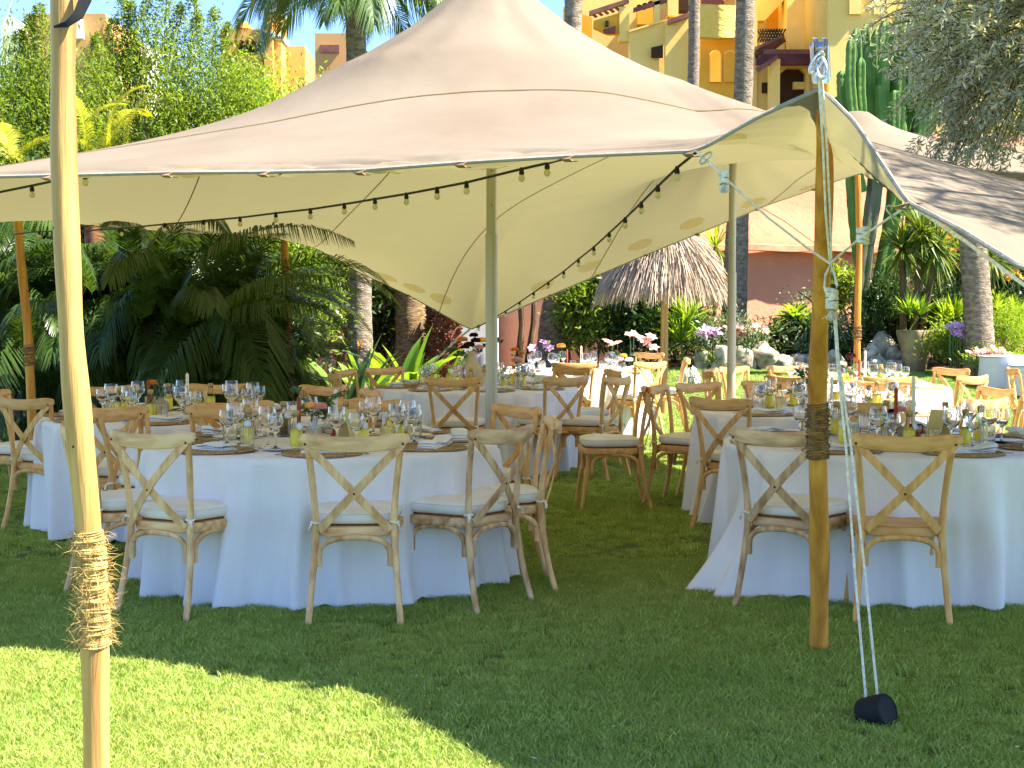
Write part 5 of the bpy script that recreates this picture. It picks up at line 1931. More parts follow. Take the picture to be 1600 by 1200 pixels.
# --- tall hedge trees behind the canopy at the left
hedge = [(-30, 24.5, 70, 1.15, 2.3), (60, 25.6, 105, 1.1, 2.1), (145, 25.0, 115, 1.2, 2.2), (225, 26.2, 60, 1.2, 2.4), (300, 25.4, 75, 1.15, 2.2), (375, 26.4, 125, 1.1, 1.9),
         (445, 26.0, 140, 1.1, 1.8), (515, 27.0, 170, 1.0, 1.5)]
hl = ['leftmost bamboo-like hedge tree in the corner', 'hedge tree seen left of the thick pale pole top', 'hedge tree just right of the thick pale pole top', 'tallest feathery hedge tree, rising over the sago frond',
      'feathery hedge tree against the blue sky at mid left', 'bright hedge tree left of the two chimney towers', 'hedge tree below the two chimney towers', 'hedge tree under the drooping palm fronds left of the peak']
for k, (px, Y_, pt, rx, rz_) in enumerate(hedge):
    s_ = FPX / Y_
    ztop = CAM_H + (486 - pt) / s_
    b = gpos(px, Y_)
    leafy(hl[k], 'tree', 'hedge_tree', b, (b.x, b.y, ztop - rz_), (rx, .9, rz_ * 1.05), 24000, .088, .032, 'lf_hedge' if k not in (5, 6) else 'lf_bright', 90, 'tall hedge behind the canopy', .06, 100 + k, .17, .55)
    # loose feathery shoots rising above the crown
sh = []
RNG = np.random.default_rng(5)
for k, (px, py, Y_) in enumerate([(60, 10, 25), (45, 25, 25), (95, 20, 25.2), (178, 30, 26), (205, 5, 26), (235, -10, 26), (262, -20, 26), (285, 8, 26), (310, 25, 26), (335, 15, 26.3), (150, 55, 25), (355, 40, 26.3), (30, 50, 25), (190, -5, 26), (300, -15, 26)]):
    tip = at(px, py, Y_)
    base = at(px + RNG.uniform(-30, 30), py + 230, Y_)
    t = empty('hedge_shoot', base)
    tag(t, 'feathery hedge sprig, ' + ['leftmost shoot at the corner', 'second shoot from the left edge', 'shoot beside the pole top at the left', 'shoot just right of the thick pole', 'shoot right of the strap', 'tall shoot at the centre of the hedge top', 'tallest shoot of the hedge', 'shoot right of the tallest one', 'leaning shoot over the blue gap', 'shoot nearest the chimney towers', 'low shoot crossing the tan far building', 'rightmost shoot before the domed roof', 'short shoot behind the left pole edge', 'shoot between strap and hedge centre', 'high shoot at the top edge right of centre'][k], 'shoot', 'feathery shoots above the hedge')
    pth = bez([(0, 0, 0), tuple((tip - base) * .55 + Vector((RNG.uniform(-.1, .1), 0, 0))), tuple(tip - base)], 10)
    MB().tube(pth, [.014 * (1 - .08 * q) for q in range(10)], 5).build('stem', M['bark'], t)
    n = 1000
    f = RNG.uniform(.35, 1, n) ** .8
    P0 = np.stack([np.interp(f, np.linspace(0, 1, 10), np.array(pth)[:, q]) for q in range(3)], 1)
    ang = RNG.integers(0, 26, n)
    dirs = unit(np.random.default_rng(k).normal(size=(26, 3)) * [1, 1, .5] + [0, 0, .35])[ang]
    P0 = P0 + dirs * (RNG.random((n, 1)) ** .7) * (.50 * (1.12 - f))[:, None]
    V, F = leaf_quads(P0, dirs + RNG.normal(size=(n, 3)) * .6, .07, .022)
    link('leaves', fastmesh('leaves', V, F, [M['lf_hedge']], RNG.random(n)), t)

# --- feather palm fronds
def frond_mesh(L, droop, nleaf, ll, lw, m_, seed, vee=.5, hang=.35, path=None):
    rg = np.random.default_rng(seed)
    n = 18
    pts = []
    a = .0
    x = z = 0
    for k in range(n):
        pts.append((x, 0.02 * math.sin(k * .5 + seed), z))
        ang = droop[0] + (droop[1] - droop[0]) * (k / (n - 1)) ** 1.3
        x += math.cos(ang) * L / (n - 1)
        z += math.sin(ang) * L / (n - 1)
    P = np.array(pts)
    if path is not None:
        P = resample(np.array(path, float), n, 3)
    T_ = unit(np.gradient(P, axis=0))
    f = np.linspace(.10, 1, nleaf)
    V, F, rn = [], [], []
    for s in (-1, 1):
        c = np.stack([np.interp(f, np.linspace(0, 1, n), P[:, q]) for q in range(3)], 1)
        t = unit(np.stack([np.interp(f, np.linspace(0, 1, n), T_[:, q]) for q in range(3)], 1))
        side = np.array([0, 1.0, 0]) * s
        if path is not None:
            h_ = P[-1] - P[0]
            side = unit(np.array([[-h_[1], h_[0], 0.001]]))[0] * s
        nrm = unit(np.cross(t, np.tile(side * s, (nleaf, 1))) * -1)
        nrm = np.where(nrm[:, 2:3] < 0, -nrm, nrm)
        ln = ll * np.sin(PI * (f * .86 + .12)) ** .6 * (.9 + .2 * rg.random(nleaf))
        d = unit(side * (1 - .45 * f[:, None]) + t * (.45 + .5 * f[:, None]) + nrm * vee * (1 - f[:, None] * .6) + rg.normal(size=(nleaf, 3)) * .06)
        w = np.cross(d, nrm)
        w = unit(w) * lw / 2
        p1 = c + d * ln[:, None] * .5
        p2 = c + d * ln[:, None] - np.array([0, 0, 1]) * (ln * hang)[:, None]
        for q in range(nleaf):
            o = len(V)
            V += [c[q] - w[q] * .5, c[q] + w[q] * .5, p1[q] + w[q], p1[q] - w[q], p2[q] + w[q] * .15, p2[q] - w[q] * .15]
            F += [(o, o + 1, o + 2, o + 3), (o + 3, o + 2, o + 4, o + 5)]
            r_ = rg.random()
            rn += [r_, r_]
    # rachis as a square tube in the same mesh
    for k in range(n - 1):
        w = .014 * (1 - .8 * k / n) * max(.6, L / 2)
        w2 = .014 * (1 - .8 * (k + 1) / n) * max(.6, L / 2)
        o = len(V)
        V += [P[k] + [0, -w, 0], P[k] + [0, w, 0], P[k + 1] + [0, w2, 0], P[k + 1] + [0, -w2, 0], P[k] + [0, 0, -w], P[k + 1] + [0, 0, -w2]]
        F += [(o, o + 1, o + 2, o + 3), (o + 1, o + 4, o + 5, o + 2), (o + 4, o, o + 3, o + 5)]
        rn += [.8] * 3
    return fastmesh('frond', V, F, [M[m_]], rn)


FR = {}
for mk in ('lf_palm', 'lf_palm2', 'lf_sago'):
    FR[mk] = [frond_mesh(1.9, (.95, -.75), 84, .40, .016, mk, 1), frond_mesh(1.7, (.6, -1.0), 76, .36, .016, mk, 2), frond_mesh(1.6, (1.25, -.35), 72, .34, .016, mk, 3),
              frond_mesh(1.8, (.1, -1.35), 80, .42, .018, mk, 4, hang=.8)]


def palm_crown(t, c, n, scale, mk, seed, elev=(0, 3), kinds=(0, 1, 2, 3), az=None):
    rr = random.Random(seed)
    for k in range(n):
        kd = kinds[k % len(kinds)]
        a = (k * 2.399 + rr.uniform(-.2, .2)) if az is None else rr.uniform(*az)
        link('frond', FR[mk][kd], t, c, (rr.gauss(0, .18), rr.uniform(-.25, .25), a), scale * rr.uniform(.8, 1.15))


def feather_palm(label, px, Y_, crowns, mk, group, seed, trunk_r=.07, name='feather_palm'):
    b = gpos(px, Y_)
    t = empty(name, b)
    tag(t, label, 'palm', group)
    rr = random.Random(seed)
    mb = MB()
    for (dx, dy, h, n, sc) in crowns:
        mb.tube([(dx * .3, dy * .3, -.05), (dx * .7, dy * .7, h * .5), (dx, dy, h)], [trunk_r * 1.1, trunk_r, trunk_r * .8], 10)
    mb.build('trunk', M['bark'], t)
    for i, (dx, dy, h, n, sc) in enumerate(crowns):
        palm_crown(t, (dx, dy, h), n, sc, mk, seed + i)
    return t


feather_palm('dark feathery palm clump nearest the far left wooden pole', 70, 15.0, [(-.2, .2, 1.2, 22, .95), (.5, .4, 1.45, 22, .9), (-.7, .3, 1.5, 18, .95), (.1, -.1, .35, 18, .8)], 'lf_palm', 'dark palms behind the left tables', 1)
feather_palm('dark feathery palm clump in the middle of the left background', 235, 15.3, [(0, 0, 1.5, 28, .95), (.5, .4, 1.15, 24, .95), (-.5, .3, 1.0, 24, .95), (.2, -.2, .4, 20, .85)], 'lf_palm', 'dark palms behind the left tables', 2)
feather_palm('dark feathery palm with a long frond arching right before the canopy', 350, 15.0, [(0, .1, 1.35, 26, 1.0), (-.4, .5, 1.0, 22, .9), (.3, .3, .7, 18, .8), (.1, 0, .3, 16, .8)], 'lf_palm', 'dark palms behind the left tables', 3)
feather_palm('low dark palm just left of the pale pole foot line', 130, 16.5, [(0, 0, .8, 22, 1.0), (.7, .2, .5, 18, .9)], 'lf_palm', 'dark palms behind the left tables', 4)
# long individual fronds reaching under the canopy
for k, (pts, lb) in enumerate([
        ([(285, 480, 14.2), (322, 405, 13.9), (375, 366, 13.6), (440, 352, 13.4), (500, 353, 13.3), (550, 376, 13.2)], 'long dark palm frond arching right under the canopy edge'),
        ([(225, 480, 14.2), (240, 410, 13.8), (270, 355, 13.4), (312, 334, 13.2), (345, 340, 13.0), (356, 362, 12.9)], 'dark frond tip arching in front of the canopy, right of the string lights'),
        ([(215, 470, 14.0), (205, 400, 13.7), (196, 345, 13.3), (188, 330, 13.0), (178, 342, 12.6)], 'dark frond arching towards the camera just right of the pale pole'),
        ([(150, 480, 14.0), (125, 400, 13.7), (80, 350, 13.5), (30, 342, 13.3), (-30, 365, 13.2)], 'dark frond arching left behind the pale pole'),
        ([(330, 500, 14.0), (390, 450, 13.7), (455, 432, 13.5), (520, 432, 13.3), (560, 452, 13.2)], 'broad frond spreading right across the wooden pole'),
        ([(320, 520, 13.9), (380, 485, 13.6), (440, 470, 13.4), (510, 478, 13.2)], 'low dark frond spreading right above the chairs'),
        ([(215, 520, 13.9), (235, 430, 13.5), (215, 392, 13.2), (185, 400, 12.8), (170, 440, 12.6)], 'drooping frond right of the pale pole at mid height'),
        ([(290, 520, 13.9), (300, 460, 13.5), (320, 450, 13.2), (335, 480, 12.9)], 'short drooping frond in the middle of the dark palms'),
        ([(40, 560, 13.9), (30, 500, 13.5), (60, 470, 13.2), (100, 480, 12.9)], 'frond over the far left wooden pole')]):
    P = [at(*p) for p in pts]
    t = empty('arching_frond', P[0])
    tag(t, lb, 'palm frond')
    link('frond', frond_mesh(1, (0, 0), 96, .30, .015, 'lf_palm' if k != 4 else 'lf_palm2', 20 + k, vee=.25, hang=.75, path=[tuple(p - P[0]) for p in P]), t)

# sago fronds catching the sun above the canopy's left rim
sg = empty('sago_palm', gpos(150, 19.5))
tag(sg, 'yellow green sago palm fronds lit by the sun above the left rim of the canopy', 'palm')
MB().tube([(0, 0, 0), (0, 0, 2.6)], [.16, .13], 12).build('trunk', M['husk'], sg)
for k, (px, py, a, el) in enumerate([(178, 245, .35, -.55), (205, 250, .1, -.5), (120, 255, .5, -.3), (128, 250, 2.8, -.6), (20, 265, 2.2, -.25), (40, 270, 2.9, -.1), (10, 262, .2, .1), (165, 255, 1.2, -.4)]):
    p = at(px, py, 19.5) - sg.location
    link('frond', FR['lf_sago'][2 if k < 4 else 0], sg, p, (0, el, a), .72)

# --- big palm trunks
def trunk_palm(label, pts, r0, r1, m_, group='grey palm trunks', crown=None, shag=False, seed=1):
    P = [at(*p) for p in pts]
    b = P[0]
    b.z = gz(b.x, b.y) - .05
    t = empty('palm_tree', b)
    tag(t, label, 'palm', group)
    Q = resample(np.array([tuple(p - b) for p in P]), 70, 8)
    rr = random.Random(seed)
    H_ = Q[-1][2]
    rad = []
    for k, q in enumerate(Q):
        f = k / 69
        rad.append((r0 + (r1 - r0) * min(1, f * 1.6)) * (1 + .03 * (k % 2) + .02 * math.sin(k * .7)) * (1 + .22 * math.exp(-f * H_ / .25)))
    MB().tube(Q, rad, 20).build('trunk', M[m_], t, smooth=True)
    if shag:
        V, F = [], []
        RNGs = np.random.default_rng(seed)
        n = 1500
        f = RNGs.random(n)
        c = np.stack([np.interp(f, np.linspace(0, 1, 70), Q[:, q]) for q in range(3)], 1)
        a = RNGs.random(n) * 2 * PI
        R = np.interp(f, np.linspace(0, 1, 70), rad)
        d = np.stack([np.cos(a), np.sin(a), np.zeros(n)], 1)
        V, F = leaf_quads(c + d * R[:, None] * .95, d * .9 + RNGs.normal(size=(n, 3)) * .35 + [0, 0, .5], .14, .04)
        tag(link('husk_fibres', fastmesh('husk_fibres', V, F, [M['husk']]), t), kind='stuff')
    if crown:
        top = Vector(Q[-1])
        palm_crown(t, top, crown[0], crown[1], crown[2], seed, kinds=(3, 1, 3, 3, 0))
    return t


trunk_palm('palm whose trunk shows behind bird of paradise leaves, green fronds left of the canopy peak', [(563, 600, 20.5), (562, 470, 20.5), (560, 300, 20.5), (557, 90, 20.5), (554, -20, 20.5), (553, -50, 20.5)], .185, .135, 'bark_palm', crown=(46, 1.02, 'lf_palm2'), seed=31)
trunk_palm('thick fibrous palm trunk rising behind the bright bird of paradise leaves', [(642, 560, 24), (642, 500, 24), (640, 440, 24), (636, 330, 24), (630, 230, 24)], .26, .23, 'bark_palm2', seed=32)
trunk_palm('short shaggy palm stump just left of the back corner of the canopy', [(690, 560, 23.5), (692, 520, 23.5), (696, 470, 23.5)], .24, .21, 'husk', shag=True, seed=33)
trunk_palm('leaning palm trunk between the string lights and the thatched parasol', [(862, 575, 25), (866, 520, 25), (875, 455, 25), (885, 300, 25), (893, 100, 25), (898, -60, 25)], .31, .15, 'bark_palm', seed=34)
trunk_palm('slim grey palm trunk in front of the rough yellow balcony', [(1070, 600, 33), (1076, 400, 33), (1084, 100, 33), (1086, -80, 33)], .17, .125, 'bark_palm', seed=35)
trunk_palm('tall grey palm trunk behind the second metal post', [(1146, 560, 25), (1147, 480, 25), (1152, 360, 25), (1162, 130, 25), (1166, -80, 25)], .225, .155, 'bark_palm', seed=36)
trunk_palm('stout pale palm trunk at the right behind the pink flowers', [(1532, 548, 22), (1528, 480, 22), (1522, 400, 22), (1512, 300, 22), (1500, 180, 22)], .225, .19, 'bark_palm', seed=37)
# small leaning stems by the bright wall
for k, (a, b, lb) in enumerate([((808, 560), (812, 455), 'thin bare stem leaning on the pink wall right of the post'), ((822, 560), (835, 450), 'second thin bare stem before the pink wall'), ((845, 560), (880, 450), 'slanting bare stem crossing the leaning palm trunk')]):
    p0, p1 = at(a[0], a[1], 26), at(b[0], b[1], 26)
    t = empty('bare_stem', p0)
    tag(t, lb, 'stem')
    MB().tube([Vector((0, 0, -.3)), (p1 - p0) * .5 + Vector((.06, 0, 0)), p1 - p0], [.07, .055, .05], 8).build('bark', M['bark'], t)

# --- bright and dark shrubs of the border
shr = [  # label, px, Y, base-lift, crown px,py, rx, rz, n, L, W, mat
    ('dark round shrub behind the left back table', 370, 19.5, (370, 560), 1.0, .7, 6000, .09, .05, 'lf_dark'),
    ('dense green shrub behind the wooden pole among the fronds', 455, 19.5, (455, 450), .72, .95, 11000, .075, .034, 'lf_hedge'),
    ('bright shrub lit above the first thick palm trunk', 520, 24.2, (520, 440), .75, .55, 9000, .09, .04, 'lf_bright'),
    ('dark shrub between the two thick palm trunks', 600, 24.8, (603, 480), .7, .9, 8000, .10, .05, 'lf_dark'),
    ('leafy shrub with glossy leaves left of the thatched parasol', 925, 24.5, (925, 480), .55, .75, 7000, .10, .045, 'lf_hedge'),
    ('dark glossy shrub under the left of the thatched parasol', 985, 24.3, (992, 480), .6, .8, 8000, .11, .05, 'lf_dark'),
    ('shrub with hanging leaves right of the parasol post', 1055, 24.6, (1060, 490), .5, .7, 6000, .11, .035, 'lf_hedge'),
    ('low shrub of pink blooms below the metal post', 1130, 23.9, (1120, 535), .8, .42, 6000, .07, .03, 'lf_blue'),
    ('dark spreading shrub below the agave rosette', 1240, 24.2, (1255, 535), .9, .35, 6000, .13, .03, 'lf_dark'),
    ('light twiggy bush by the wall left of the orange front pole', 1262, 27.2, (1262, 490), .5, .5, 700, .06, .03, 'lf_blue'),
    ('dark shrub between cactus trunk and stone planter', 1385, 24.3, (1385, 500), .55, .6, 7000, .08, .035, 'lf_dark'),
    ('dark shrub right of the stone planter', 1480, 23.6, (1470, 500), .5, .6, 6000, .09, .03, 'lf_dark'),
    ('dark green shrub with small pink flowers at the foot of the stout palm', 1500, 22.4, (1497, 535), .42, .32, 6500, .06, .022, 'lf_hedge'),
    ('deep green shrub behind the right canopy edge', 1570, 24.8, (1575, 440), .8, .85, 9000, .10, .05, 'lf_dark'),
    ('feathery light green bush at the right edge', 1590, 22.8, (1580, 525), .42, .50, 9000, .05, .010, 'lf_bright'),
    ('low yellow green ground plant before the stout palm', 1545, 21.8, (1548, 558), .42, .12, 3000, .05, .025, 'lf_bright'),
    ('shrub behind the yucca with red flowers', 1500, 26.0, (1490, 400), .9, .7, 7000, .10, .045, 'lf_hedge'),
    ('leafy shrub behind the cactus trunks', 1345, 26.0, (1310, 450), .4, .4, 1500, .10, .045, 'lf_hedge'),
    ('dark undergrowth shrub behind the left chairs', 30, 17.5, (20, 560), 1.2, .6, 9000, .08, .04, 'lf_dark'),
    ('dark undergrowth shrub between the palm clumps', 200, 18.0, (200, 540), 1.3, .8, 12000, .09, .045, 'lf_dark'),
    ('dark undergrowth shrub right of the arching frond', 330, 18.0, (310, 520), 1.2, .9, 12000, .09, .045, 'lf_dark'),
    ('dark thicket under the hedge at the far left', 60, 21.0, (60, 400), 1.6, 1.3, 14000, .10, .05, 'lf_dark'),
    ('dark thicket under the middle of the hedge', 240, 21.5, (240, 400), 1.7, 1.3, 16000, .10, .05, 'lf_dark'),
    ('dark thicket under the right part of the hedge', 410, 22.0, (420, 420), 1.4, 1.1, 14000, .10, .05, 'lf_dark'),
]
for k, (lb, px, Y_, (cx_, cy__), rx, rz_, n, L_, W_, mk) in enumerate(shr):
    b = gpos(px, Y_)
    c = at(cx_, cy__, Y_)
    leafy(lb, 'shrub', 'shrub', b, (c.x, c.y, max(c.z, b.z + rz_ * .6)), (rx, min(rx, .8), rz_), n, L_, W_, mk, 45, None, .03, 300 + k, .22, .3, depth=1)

# --- strap leaved plants
def strap_leaf(L, w, bend, name, m_, cup=.25, seg=7, tipf=1.0, rndv=.5):
    V, F = [], []
    for k in range(seg + 1):
        t = k / seg
        ang = PI / 2 - bend * t ** 1.5
        if k == 0:
            x = z = 0.0
        else:
            x += math.cos(ang) * L / seg
            z += math.sin(ang) * L / seg
        ww = w * (math.sin(PI * (t * .88 + .10)) ** .8 if tipf else 1) * (1 if k < seg else .02)
        V += [(x - cup * ww * .5 * math.sin(ang), -ww / 2, z + cup * ww * .5 * math.cos(ang)), (x, 0, z), (x - cup * ww * .5 * math.sin(ang), ww / 2, z + cup * ww * .5 * math.cos(ang))]
    for k in range(seg):
        o = k * 3
        F += [(o, o + 3, o + 4, o + 1), (o + 1, o + 4, o + 5, o + 2)]
    return fastmesh(name, V, F, [M[m_]], np.clip(np.linspace(rndv - .2, rndv + .3, len(F)), 0, 1), smooth=True)


PAD = {}
def paddle_plant(label, px, Y_, n, h, w, mk, seed, spread=.5, cat='plant', stalks=False, grp=None, name='paddle_leaf_plant', lean=1.0):
    b = gpos(px, Y_)
    t = empty(name, b)
    tag(t, label, cat, grp)
    rr = random.Random(seed)
    key = (mk, w)
    if key not in PAD:
        PAD[key] = [strap_leaf(1, w, bnd, 'leaf', mk, .3, rndv=rv) for bnd, rv in ((.3, .2), (.8, .5), (1.3, .7), (1.9, .4))]
    for k in range(n):
        a = k * 2.399 + rr.uniform(-.3, .3)
        d = spread * math.sqrt(rr.random())
        hh = h * rr.uniform(.6, 1.1)
        link('leaf', PAD[key][k % 4], t, (d * math.cos(a), d * math.sin(a) * .6, 0), (0, rr.uniform(.0, .35) * lean, a), hh)
    return t


M['lf_paddle_b'] = leafm('bright_paddle_leaf', (.10, .22, .03, 1), (.24, .36, .05, 1), .45)
M['lf_paddle'] = leafm('paddle_leaf', (.03, .08, .02, 1), (.08, .15, .04, 1), .3)
paddle_plant('bird of paradise plant with dark paddle leaves left of the palm trunk', 505, 17.0, 30, 1.25, .15, 'lf_paddle', 61, .5, name='bird_of_paradise')
pb = paddle_plant('bird of paradise with sunlit bright green leaves and an orange bloom', 612, 18.6, 30, 1.2, .20, 'lf_paddle_b', 62, .6, name='bird_of_paradise')
paddle_plant('bird of paradise leaves reaching right behind the middle table', 668, 19.2, 16, 1.0, .20, 'lf_paddle_b', 63, .35, name='bird_of_paradise')
# orange bird of paradise bloom
bo = at(613 - 0, 553, 18.2) - pb.location
M['bop'] = mat('orange_sepal', (.75, .28, .02, 1), (.85, .42, .03, 1), attr=True, rough=.5, transl=(.9, .4, .02, 1), tfac=.3)
bl = empty('orange_bloom', at(562, 553, 17.6))
tag(bl, 'orange bird of paradise bloom above the chair rails', 'flower')
MB().tube([(.02, 0, -.75), (.0, 0, -.3), (-.02, 0, -.02)], .012, 6).build('stem', M['leaf_euc'], bl)
for k, (a, el) in enumerate([(0, -.2), (0, .25), (0, .6), (PI, .3), (.4, .0), (2.8, -.1)]):
    link('sepal', strap_leaf(.16, .035, .2, 'sepal', 'bop'), bl, (0, 0, 0), (0, el if a == 0 else -el, a))
MB().tube([(.0, 0, -.03), (-.10, 0, .0), (-.2, 0, .045)], [.016, .013, .002], 7).build('bract', M['leaf_euc'], bl)


def spiky(label, px, Y_, zc, n, L, w, mk, seed, cat='plant', name='yucca', up=.1, stems=None, droop=.5, head=None):
    """rosette of many narrow stiff leaves round a head"""
    b = gpos(px, Y_)
    t = empty(name, b)
    tag(t, label, cat)
    rg = np.random.default_rng(seed)
    heads = head or [(0, 0, zc - b.z)]
    for h in heads:
        d = unit(rg.normal(size=(n, 3)) + [0, 0, up])
        d[:, 1] *= .9
        L_ = L * (.75 + .4 * rg.random(n))
        side = unit(np.cross(d, [0, 0, 1]) + 1e-3)
        hh = np.array(h)
        p0 = hh + d * .03
        sag = np.array([0, 0, -1.0])
        p1 = p0 + d * L_[:, None] * .55 + sag * (L_ * .05 * droop)[:, None]
        p2 = p0 + d * L_[:, None] * .97 + sag * (L_ * .28 * droop)[:, None]
        nr = np.cross(side, d) * .15 * w
        V = np.stack([p0 - side * w * .35, p0 + side * w * .35, p1 + side * w * .5 + nr, p1 - side * w * .5 + nr, p2], 1).reshape(-1, 3)
        F4, F3 = [], []
        mb = MB()
        fs = []
        for k in range(n):
            o = 5 * k
            fs += [(o, o + 1, o + 2, o + 3), (o + 3, o + 2, o + 4)]
        mb.add(V.tolist(), fs)
        me = mb.mesh('leaf_head', M[mk], smooth=False)
        a = me.attributes.new("rnd", 'FLOAT', 'FACE')
        a.data.foreach_set("value", np.repeat(rg.random(n), 2).astype(np.float32))
        link('leaf_head', me, t)
        if stems:
            MB().tube([(h[0] * .3, h[1] * .3, -.05), (h[0] * .7, h[1] * .7, h[2] * .5), h], [stems * 1.2, stems, stems * .9], 8).build('stem', M['bark'], t)
    return t


z = lambda px, py, Y_: at(px, py, Y_)
def rel(px0, Y_, pts):
    b = gpos(px0, Y_)
    return [tuple(at(px, py, Y_) - b) for px, py in pts]


spiky('big spiky yucca heads below the right canopy corner', 1415, 23.2, 0, 190, .62, .035, 'lf_yucca', 71, 'yucca', 'yucca', .1, .055, head=rel(1415, 23.2, [(1440, 365), (1462, 385), (1410, 390)]))
spiky('spiky bright yucca head at the right edge below the canopy', 1560, 23.4, 0, 130, .5, .03, 'lf_yucca', 72, 'yucca', 'yucca', .2, .05, head=rel(1560, 23.4, [(1550, 405)]))
spiky('bright yellow green spiky plant right of the parasol post', 1068, 23.6, 0, 130, .75, .035, 'lf_bright', 73, 'plant', 'dracaena', 1.1, .03, droop=.3, head=rel(1068, 23.6, [(1066, 535), (1072, 500)]))
spiky('small spiky plant low before the border below the metal post', 1118, 23.2, 0, 90, .38, .018, 'lf_bright', 74, 'plant', 'dracaena', .8, None, head=rel(1118, 23.2, [(1112, 575), (1140, 570)]))
spiky('spiky tuft growing out of the stone planter', 1428, 22.9, 0, 60, .42, .03, 'lf_paddle_b', 75, 'plant', 'dracaena', 1.4, None, head=rel(1428, 22.9, [(1420, 492), (1437, 494)]))
spiky('grassy clump of narrow leaves left of the orange front pole', 1275, 24.0, 0, 260, .55, .022, 'lf_blue', 76, 'plant', 'spider_plant', .5, None, droop=1.4, head=rel(1275, 24.0, [(1262, 520), (1305, 515), (1285, 535)]))
spiky('grassy clump between planter and stout palm', 1470, 23.0, 0, 110, .5, .03, 'lf_bright', 77, 'plant', 'spider_plant', .9, None, droop=.7, head=rel(1470, 23.0, [(1475, 505), (1490, 500)]))
spiky('pointed bright leaves right of the stout palm trunk', 1562, 23.4, 0, 90, .45, .05, 'lf_bright', 78, 'plant', 'agave', 1.0, None, head=rel(1562, 23.4, [(1556, 490), (1585, 500)]))
spiky('drooping fan of dark leaflets under the left of the thatch', 985, 25.5, 0, 60, .75, .03, 'lf_dark', 79, 'plant', 'dracaena', -.3, .03, droop=1.2, head=rel(985, 25.5, [(975, 440)]))
spiky('yellow spiky leaves over the left part of the thatched parasol', 1115, 27.0, 0, 60, .6, .04, 'lf_bright', 80, 'plant', 'dracaena', .2, .04, head=rel(1115, 27.0, [(1118, 385)]))
for k, (px, Y_, py, n, L_, lb) in enumerate([(1240, 24.2, 500, 36, .42, 'pale green agave rosette before the pink wall'), (1215, 24.0, 525, 24, .35, 'darker agave rosette left of the pale one'), (1242, 23.5, 548, 20, .22, 'small grey succulent below the agave')]):
    b = gpos(px, Y_)
    t = empty('agave', b)
    tag(t, lb, 'agave')
    c = at(px + 2, py, Y_) - b
    if k == 0:
        MB().tube([(0, 0, -.05), tuple(c)], [.07, .06], 8).build('stem', M['bark'], t)
    al = [strap_leaf(1, .24, bd, 'leaf', 'lf_paddle_b' if k == 0 else 'lf_blue', .5, 6, rndv=.5) for bd in (.3, .7)]
    for q in range(n):
        link('leaf', al[q % 2], t, c, (0, .15 + 1.35 * (q / n), q * 2.399), L_ * (.75 + .4 * q / n))

# --- candelabra cactus
def star_prof(r, ribs=5):
    pr = []
    for k in range(ribs * 4):
        a = 2 * PI * k / (ribs * 4)
        pr.append((r * (.74 + .26 * [1, .55, 0, .55][k % 4]) * math.cos(a), r * (.74 + .26 * [1, .55, 0, .55][k % 4]) * math.sin(a)))
    return pr


def cactus_col(P, r, parent, o, seed, name='column', m_='cactus'):
    rr = random.Random(seed)
    P = resample(np.array([tuple(p) for p in P]), 26, 5)
    sc = []
    ph = rr.random() * 6
    for k in range(26):
        f = k / 25
        s_ = 1 + .10 * abs(math.sin(k * 1.15 + ph)) - .08
        if f > .9:
            s_ *= max(.25, math.sqrt(max(0, 1 - ((f - .9) / .105) ** 2)))
        if f < .08:
            s_ *= .7 + f * 3.7
        sc.append(s_)
    MB().sweep(P, star_prof(r, 5), up=(.3, .9, .1), scale=sc).build(name, M[m_], parent, o, angle=30)


cp = gpos(1352, 24.2)
cac = empty('candelabra_cactus', cp)
tag(cac, 'tall green candelabra cactus with many upright columns between canopy and olive tree', 'cactus')
co = -cp
CY_ = 24.2
for k, (pts, r) in enumerate([([(1338, 560), (1345, 480), (1352, 400), (1368, 300), (1375, 190)], .14), ([(1362, 560), (1375, 450), (1392, 360), (1402, 290), (1408, 180)], .15), ([(1345, 420), (1335, 330), (1330, 240), (1333, 160)], .12),
                              ([(1388, 560), (1400, 470), (1410, 420), (1425, 380), (1432, 300), (1430, 200)], .15), ([(1455, 520), (1450, 440), (1446, 330), (1444, 200)], .14)]):
    cactus_col([at(x, y, CY_ + .1 * k) for x, y in pts], r, cac, co, k, 'trunk', 'cactus_old' if k in (0, 3) else 'cactus')
rr = random.Random(9)
cols = [(1318, 110, 190), (1329, 60, 190), (1340, 45, 180), (1352, 38, 185), (1361, 70, 190), (1371, 45, 190), (1382, 32, 185), (1393, 42, 190), (1403, 30, 190), (1414, 38, 190), (1425, 12, 150), (1437, 5, 160), (1449, 20, 170),
        (1460, 2, 150), (1471, 8, 150), (1482, -5, 140), (1345, 90, 195), (1366, 100, 200), (1388, 95, 200), (1408, 90, 200), (1430, 70, 200), (1452, 70, 200), (1310, 150, 185), (1325, 130, 200), (1378, 130, 210), (1398, 140, 210), (1418, 130, 210), (1442, 120, 210), (1465, 90, 200), (1334, 150, 200), (1492, 15, 140), (1504, 0, 130)]
for k, (x, yt, yb) in enumerate(cols):
    dep = CY_ + rr.uniform(-.5, .8)
    xb = x + (1390 - x) * .22 + rr.uniform(-5, 5)
    pts = [at(xb, yb + 15, dep), at(x + (xb - x) * .35, yb - 12, dep), at(x, (yt + yb) / 2, dep), at(x + rr.uniform(-2, 2), yt, dep)]
    cactus_col(pts, rr.uniform(.085, .11), cac, co, 50 + k)
for k, (pts, r) in enumerate([([(1385, 250), (1412, 290), (1420, 245)], .09), ([(1350, 300), (1336, 250), (1338, 200)], .08), ([(1400, 330), (1425, 330), (1440, 280)], .09)]):
    cactus_col([at(x, y, CY_ - .1) for x, y in pts], r, cac, co, 90 + k)

